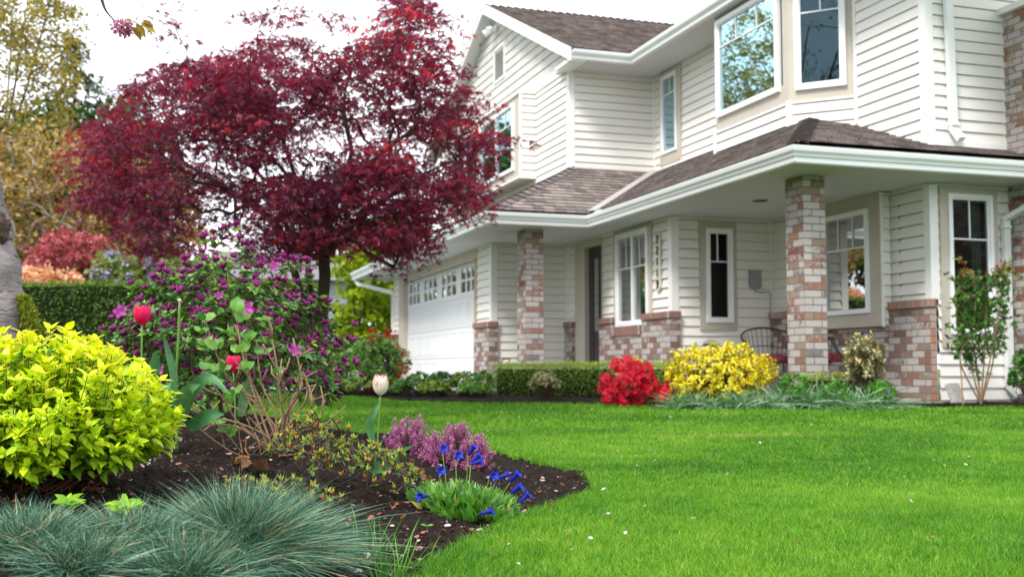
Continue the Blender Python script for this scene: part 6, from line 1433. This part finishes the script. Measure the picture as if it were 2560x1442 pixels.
# ================================================================ small things on and around the porch
def V3(*a): return np.array(a, float)
M['cushion'] = mat_plain('red_cushion', (.26, .05, .06), .8, .1, var=.3, scale=25, bmp=.3)
def wire_chair(c, ang, label):
    t = thing('wire_chair', label, 'chair', c, 'wire porch chairs'); ca, sa = math.cos(ang), math.sin(ang); R = lambda x, y, z: V3(c[0]+x*ca-y*sa, c[1]+x*sa+y*ca, c[2]+z)
    arc = [(.31*math.cos(a), .31*math.sin(a)) for a in np.linspace(-.2, PI+.2, 19)]
    mb = MB(); top = [R(x*1.12, y*1.12, .66+.14*max(0, math.sin(a))) for (x, y), a in zip(arc, np.linspace(-.2, PI+.2, 19))]; bot = [R(x*.82, y*.82, .38) for x, y in arc]; mb.tube(top, .011, 6); mb.tube(bot, .008, 6); mb.tube([(a+b)/2 for a, b in zip(top, bot)], .005, 5)
    for a, b in zip(top, bot): mb.tube([a, b], .0042, 4)
    mb.tube([top[0], R(.33, -.15, .45), R(.25, -.25, .40)], .009, 5); mb.tube([top[-1], R(-.33, -.15, .45), R(-.25, -.25, .40)], .009, 5); mb.build('backrest', M['black'], t)
    for x, y in ((.24, -.22), (-.24, -.22), (.22, .2), (-.22, .2)): mb = MB(); mb.tube([R(x, y, .39), R(x*1.05, y*1.05, .2), R(x*1.15, y*1.15, .0)], .010, 6); mb.build('leg', M['black'], t)
    mb = MB(); mb.lathe(R(0, 0, .39), [(.02, 0), (.24, 0), (.27, .03), (.26, .07), (.2, .09), (.02, .095)], 20); mb.build('cushion', M['cushion'], t, smooth=True)
wire_chair((7.28, 12.05, .02), 2.3, 'black wire chair with dark red cushion left of the near brick column'); wire_chair((7.33, 10.95, .02), 1.0, 'black wire chair with red cushion right of the near brick column')
# hose reel on the wall
c = at_d(1782, 862, 14.6); c = V3(6.93, 12.93, .56); t = thing('hose_reel', 'beige hose reel wheel with blue hose below the narrow window', 'hose reel', (c[0], c[1], .02))
mb = MB(); ring = [c+V3(.145*math.cos(a), 0, .145*math.sin(a)) for a in np.linspace(0, 2*PI, 29)]; mb.tube(ring, .014, 8); 
for a in np.linspace(0, 2*PI, 6)[:-1]+.3: mb.tube([c, c+V3(.14*math.cos(a), 0, .14*math.sin(a))], .012, 6)
mb.lathe(c+V3(0, .02, 0), [(.035, 0), (.035, .05)], 14, axis=(0, -1, 0)); M['reel'] = mat_plain('reel_plastic', (.50, .46, .38), .5, .4); mb.build('wheel', M['reel'], t, smooth=False)
mb = MB(); hp = [c+V3((.09+.012*math.sin(i*.7))*math.cos(i*.55), .035+.045*((i*.09) % 1), (.09+.012*math.sin(i*.7))*math.sin(i*.55)) for i in range(70)]; mb.tube(hp, .011, 6, cap=True); mb.build('hose', mat_plain('blue_hose', (.01, .05, .22), .4, .5), t, smooth=True)
mb = MB(); mb.box((c[0]-.16, c[1]+.0, .02), (c[0]-.13, c[1]+.09, .56)); mb.box((c[0]+.13, c[1]+.0, .02), (c[0]+.16, c[1]+.09, .56)); mb.box((c[0]-.17, c[1]-.04, .02), (c[0]+.17, c[1]+.09, .05)); mb.build('stand', M['reel'], t)
# rusty curved garden frame by the far column
b1 = V3(5.02, 15.9, .03); t = thing('garden_frame', 'rusty curved metal frame leaning beside the far brick column', 'garden ornament', b1); mb = MB()
mb.tube(catmull([b1, b1+V3(.03, 0, .17), b1+V3(.02, 0, .3), b1+V3(.06, 0, .44), b1+V3(.13, 0, .45), b1+V3(.17, 0, .44), b1+V3(.12, 0, .28), b1+V3(.12, 0, .14), b1+V3(.07, 0, .0)], 4), .011, 6); mb.build('frame', mat_plain('rusty_iron', (.10, .06, .035), .8, .3, .3), t, smooth=True)
# flowers in a pot behind the hedge
c = at_d(1570, 925, 12.9); c[2] = .02; t = thing('flower_pot', 'pot of white pink and yellow flowers behind the red azalea', 'plant pot', c)
mb = MB(); mb.lathe(c, [(.10, 0), (.15, .22), (.165, .24), (.16, .27), (.13, .25)], 18); mb.build('pot', mat_plain('terracotta', (.4, .17, .09), .8, .2), t, smooth=True)
M['white_petal'] = ML('white_petal', [(0, (.6, .6, .5)), (1, (.8, .8, .75))], .3); M['yellow_petal'] = ML('yellow_petal', [(0, (.75, .45, .02)), (1, (.85, .7, .05))], .3)
for (px, py, m, mm, s) in ((1553, 906, 70, 'white_petal', .07), (1565, 898, 40, 'cerise', .05), (1592, 902, 50, 'yellow_petal', .05), (1578, 908, 30, 'pink', .05), (1604, 908, 20, 'yellow_petal', .03)):
    q = at_d(px, py, 12.85); D = rdir(m); leaf_mesh('flower_head', *T_QUAD, q+D*s*V3(1, 1, .6), rdir(m), D, .03, rng.random(m), M[mm], t)
q = at_d(1575, 915, 12.88); D = rdir(80); leaf_mesh('foliage', *T_OVAL, q+D*.12*V3(1, 1, .6), D, rdir(80), .05, .5+.4*rng.random(80), M['azalea_leaf'], t)
# bamboo stake and leaning concrete block
g = at_d(2408, 1003, 11.2); g[2] = -.02; t = thing('bamboo_stake', 'thin bamboo stake leaning in front of the tall window', 'stake', g); mb = MB(); a = g; b = at_d(2386, 700, 11.35); cu = [a+(b-a)*i/24 for i in range(25)]; mb.tube(cu, [.006+(.0012 if i % 4 == 0 else 0) for i in range(25)], 6); tag(mb.build('cane', mat_plain('bamboo', (.40, .22, .10), .6, .3), t))
t_ = thing('concrete_block', 'grey concrete paving block leaning against the siding', 'paver', (8.03, 9.62, -.03)); mb = MB(); O = V3(8.02, 9.60, -.03); U_ = nrm(V3(.93, .36, 0)); N__ = nrm(np.cross(U_, nrm(V3(-.1, .33, 1)))); V_ = np.cross(N__, U_)
mb.frame_box(O, U_, V_, N__, -.07, .13, 0, .235, -.06, 0); blk = mb.build('block', M['concrete'], t_)
bv = blk.modifiers.new('bevel', 'BEVEL'); bv.width = .008; bv.segments = 2
# ---------------------------------------------------------------- weeds, tufts, stray bits in the bed
M['weed_grass'] = mat_leaf('weed_grass', [(0, (.05, .20, .01)), (1, (.16, .40, .03))], trans=.35, var=0)
for i, (px, d, n, L, lab) in enumerate(((968, 2.66, 26, .15, 'thin bright green grass weeds at the bed edge beside the fescue'), (905, 2.75, 20, .15, 'grass weeds growing from the right side of the big fescue'), (1000, 2.72, 9, .13, 'few single grass blades on bare soil near the lawn'), (1085, 2.78, 5, .09, 'pair of lone grass blades in bare soil'), (940, 2.95, 7, .14, 'fine grass weeds behind the blue clump'))):
    g = G(px, d); t = thing('grass_weed', lab, 'weed', g, 'grass weeds in the bed'); tuft('blades', g, n, L, .0032, M['weed_grass'], t, .05, .55, .25, 5)
g = G(1070, 3.3); t = thing('seedling', 'tiny two leaved seedling on bare soil below the gentians', 'seedling', g); mb = MB(); mb.tube([g, g+V3(0, 0, .02)], .001, 5); mb.build('stem', M['stem_green'], t)
leaf_mesh('leaf_pair', *T_OVAL, np.array([g+V3(0, 0, .018)]*4), np.array([[-1, -.2, .35], [1, -.3, .25], [.5, -.8, .2], [-.4, -.6, .6]]), np.array([[0, -.7, 1.]]*4), np.array([.022, .02, .012, .012]), np.array([.8, .9, .8, .7]), M['bright'], t)
# dead leaves
M['dead'] = mat_leaf('dead_leaf', [(0, (.14, .07, .035)), (1, (.36, .17, .08))], trans=.2, rough=.7, var=.25, scale=70)
def dead_leaf(px, d, s, ang, label):
    g = G(px, d, .012); mb = MB(); V = []; F = []; n = 9
    for i in range(n):
        u = i/(n-1); w = .34*math.sin(PI*min(.97, .06+u*.94))*(1+.45*math.sin(i*2.3))
        for j in range(5): v = (j-2)/2; x = (u-.5)*s; y = v*w*s; z = s*(.16*math.sin(u*4+v)+.22*abs(v)**1.5+.04*math.sin(7*u*v+i)); V.append(g+V3(x*math.cos(ang)-y*math.sin(ang), x*math.sin(ang)+y*math.cos(ang), z))
    for i in range(n-1):
        for j in range(4): b = i*5+j; F.append((b, b+1, b+6, b+5))
    mb.add(V, F, None, random.random()); o = mb.build('dead_leaf', M['dead'], None, smooth=True, loc=g); tag(o, label, 'leaf', 'dead leaves on the soil')
dead_leaf(640, 3.75, .095, .4, 'large curled brown dead leaf at the foot of the pruned twigs'); dead_leaf(608, 3.8, .07, 2.2, 'smaller brown dead leaf left of the large curled one'); dead_leaf(1040, 4.15, .075, 2.6, 'brown dead leaf left of the pink heather'); dead_leaf(1068, 4.1, .05, .5, 'crumpled brown leaf next to the one by the heather'); dead_leaf(985, 3.55, .05, 1.2, 'tan dead leaf under the low azalea tips'); dead_leaf(235, 3.0, .05, 2.9, 'brown dead leaf in the shade under the golden bush')
M['stone'] = mat_plain('pebble_stone', (.26, .25, .24), .8, .2, var=.25, scale=40)
def pebble_mesh():
    K, J = 10, 6; V = [(math.sin(PI*j/J)*math.cos(2*PI*k/K)*(1+.15*random.random()), .7*math.sin(PI*j/J)*math.sin(2*PI*k/K)*(1+.15*random.random()), .42*math.cos(PI*j/J)) for j in range(J+1) for k in range(K)]
    F = [(j*K+k, j*K+(k+1) % K, (j+1)*K+(k+1) % K, (j+1)*K+k) for j in range(J) for k in range(K)]; mb = MB(); mb.add(V, F); return mb
pm = pebble_mesh().build('pebble', M['stone'], None, smooth=True, loc=(0, 0, 0)); first = True; rs = random.Random(3)
spots = [(1222, 4.35, .016), (1052, 3.05, .013), (1050, 2.95, .012)]+[(rs.uniform(870, 1430), rs.uniform(2.75, 4.2), rs.uniform(.003, .008)) for _ in range(60)]+[(rs.uniform(380, 700), rs.uniform(3.2, 4.2), rs.uniform(.004, .008)) for _ in range(20)]
for (px, d, s) in spots:
    x, y = at_g(px, d)
    if poly_dist(np.array([x]), np.array([y]), BED)[0] < .03: continue
    o = pm if first else pm.copy()
    if not first: C.objects.link(o)
    first = False; o.location = (x, y, float(bed_z(np.array([x]), np.array([y]))[0])+s*.1); o.scale = (s, s, s); o.rotation_euler = (rs.uniform(-.3, .3), rs.uniform(-.3, .3), rs.uniform(0, 6)); tag(o, 'small grey pebble on the dark soil', 'pebble', 'pebbles on the soil')
tag(pm, 'small grey pebble on the dark soil', 'pebble', 'pebbles on the soil')
# fallen blossom petals, each an object of its own
M['petal'] = mat_leaf('fallen_petal', [(0, (.55, .30, .34)), (1, (.80, .66, .70))], trans=.35, rough=.6, var=.1); M['petal_red'] = mat_leaf('withered_petal', [(0, (.40, .10, .10)), (1, (.55, .2, .2))], trans=.3, rough=.7)
def petal_obj(mat, r):
    mb = MB(); V = [(0, 0, .12), (.3, .25, .2), (.3, -.25, .2), (.75, .36, .28), (.75, -.36, .28), (1.0, .12, .35), (1.0, -.12, .35), (.4, 0, .02), (.8, 0, .08)]; mb.add(V, [(0, 7, 1), (0, 2, 7), (7, 8, 3, 1), (2, 4, 8, 7), (8, 5, 3), (8, 4, 6), (8, 6, 5)], None, r); return mb.build('petal', mat, None, smooth=True, loc=(0, 0, 0))
pp = [petal_obj(M['petal'], .3), petal_obj(M['petal'], .9), petal_obj(M['petal_red'], .6)]; used = [False]*3
def petal(px, d, kind, s, on):
    x, y = at_g(px, d); o = pp[kind]
    if used[kind]: o = o.copy(); C.objects.link(o)
    used[kind] = True
    z = float(bed_z(np.array([x]), np.array([y]))[0])+.006 if on == 'soil' else float(base_z(x, y))+.026
    o.location = (x, y, z); o.scale = (s, s, s); o.rotation_euler = (rs.uniform(-.5, .5), rs.uniform(-.5, .5), rs.uniform(0, 6.3))
    if on == 'soil': tag(o, ('withered red petal' if kind == 2 else 'pale pink blossom petal')+' fallen on the dark soil', 'petal', 'fallen petals on the soil')
    else: tag(o, ('withered red petal' if kind == 2 else 'pale blossom petal')+' fallen on the green lawn', 'petal', 'fallen petals on the lawn')
nl = 0
while nl < 95:
    px = rs.uniform(1080, 2560); d = 2.7+8*rs.random()**1.5
    if rs.random() < .4: px = rs.uniform(1200, 1700)
    x, y = at_g(px, d)
    if poly_dist(np.array([x]), np.array([y]), BED)[0] > -.03 or y > strip_y(x)-.2: continue
    petal(px, d, 2 if rs.random() < .25 else rs.randint(0, 1), rs.uniform(.009, .019), 'lawn'); nl += 1
nl = 0
while nl < 150:
    px, d = (rs.uniform(860, 1460), rs.uniform(2.65, 4.8)) if rs.random() < .6 else (rs.uniform(180, 700), rs.uniform(3.0, 4.4))
    x, y = at_g(px, d)
    if poly_dist(np.array([x]), np.array([y]), BED)[0] < .03: continue
    petal(px, d, 2 if rs.random() < .5 else rs.randint(0, 1), rs.uniform(.012, .024), 'soil'); nl += 1
# ================================================================ light, sky, camera
W_ = bpy.data.worlds.new('World'); bpy.context.scene.world = W_; W_.use_nodes = True
nt = W_.node_tree; nt.nodes.clear(); out = nt.nodes.new('ShaderNodeOutputWorld')
SUN_EL, SUN_AZ = math.radians(48), math.radians(-128)     # azimuth measured clockwise from +Y
sky = nd(nt, 'ShaderNodeTexSky', sky_type='NISHITA'); sky.sun_disc = False; sky.sun_elevation = SUN_EL; sky.sun_rotation = SUN_AZ % (2*PI)
bg1 = nd(nt, 'ShaderNodeBackground', inp={'Strength': .10}); lk(nt, sky.outputs[0], bg1.inputs[0])
tc = nd(nt, 'ShaderNodeTexCoord'); n = noise(nt, 1.6, 5, .55, tc.outputs['Generated'])
sepz = nd(nt, 'ShaderNodeSeparateXYZ'); lk(nt, tc.outputs['Generated'], sepz.inputs[0])
cl = ramp(nt, n, [(.3, (.62, .68, .76)), (.6, (.86, .89, .94))])
bg2 = nd(nt, 'ShaderNodeBackground', inp={'Strength': .95}); lk(nt, cl, bg2.inputs[0])
f = nd(nt, 'ShaderNodeMapRange', inp={1: .35, 2: .5, 3: .82, 4: 1.0}); lk(nt, n, f.inputs[0])
mx = nd(nt, 'ShaderNodeMixShader'); lk(nt, f.outputs[0], mx.inputs[0]); lk(nt, bg1.outputs[0], mx.inputs[1]); lk(nt, bg2.outputs[0], mx.inputs[2]); lk(nt, mx.outputs[0], out.inputs[0])
sun = bpy.data.lights.new('sun', 'SUN'); sun.energy = 1.5; sun.angle = math.radians(14); sun.color = (1, .96, .9)
so = bpy.data.objects.new('sun', sun); C.objects.link(so)
sd = Vector((math.sin(SUN_AZ)*math.cos(SUN_EL), math.cos(SUN_AZ)*math.cos(SUN_EL), math.sin(SUN_EL)))
so.rotation_euler = sd.to_track_quat('Z', 'Y').to_euler(); so.location = (0, 0, 30)
cam = bpy.data.cameras.new('camera'); co_ = bpy.data.objects.new('camera', cam); C.objects.link(co_)
cam.sensor_width = 36; cam.lens = FPX/2560*36; cam.clip_end = 3000; cam.clip_start = .05
co_.location = CAM.tolist()
co_.rotation_euler = (PI/2+PITCH, 0, -YAW)
cam.dof.use_dof = True; cam.dof.focus_distance = 3.3; cam.dof.aperture_fstop = 5.3
sc = bpy.context.scene; sc.camera = co_
sc.view_settings.view_transform = 'Standard'; sc.view_settings.look = 'None'; sc.view_settings.gamma = 1
sc.view_settings.exposure = 1.3; sc.view_settings.use_curve_mapping = False
sc.render.engine = 'CYCLES'; sc.cycles.use_denoising = True; sc.cycles.max_bounces = 7; sc.cycles.transparent_max_bounces = 12
sc.cycles.diffuse_bounces = 4; sc.cycles.glossy_bounces = 3; sc.cycles.transmission_bounces = 4; sc.cycles.caustics_reflective = False; sc.cycles.caustics_refractive = False
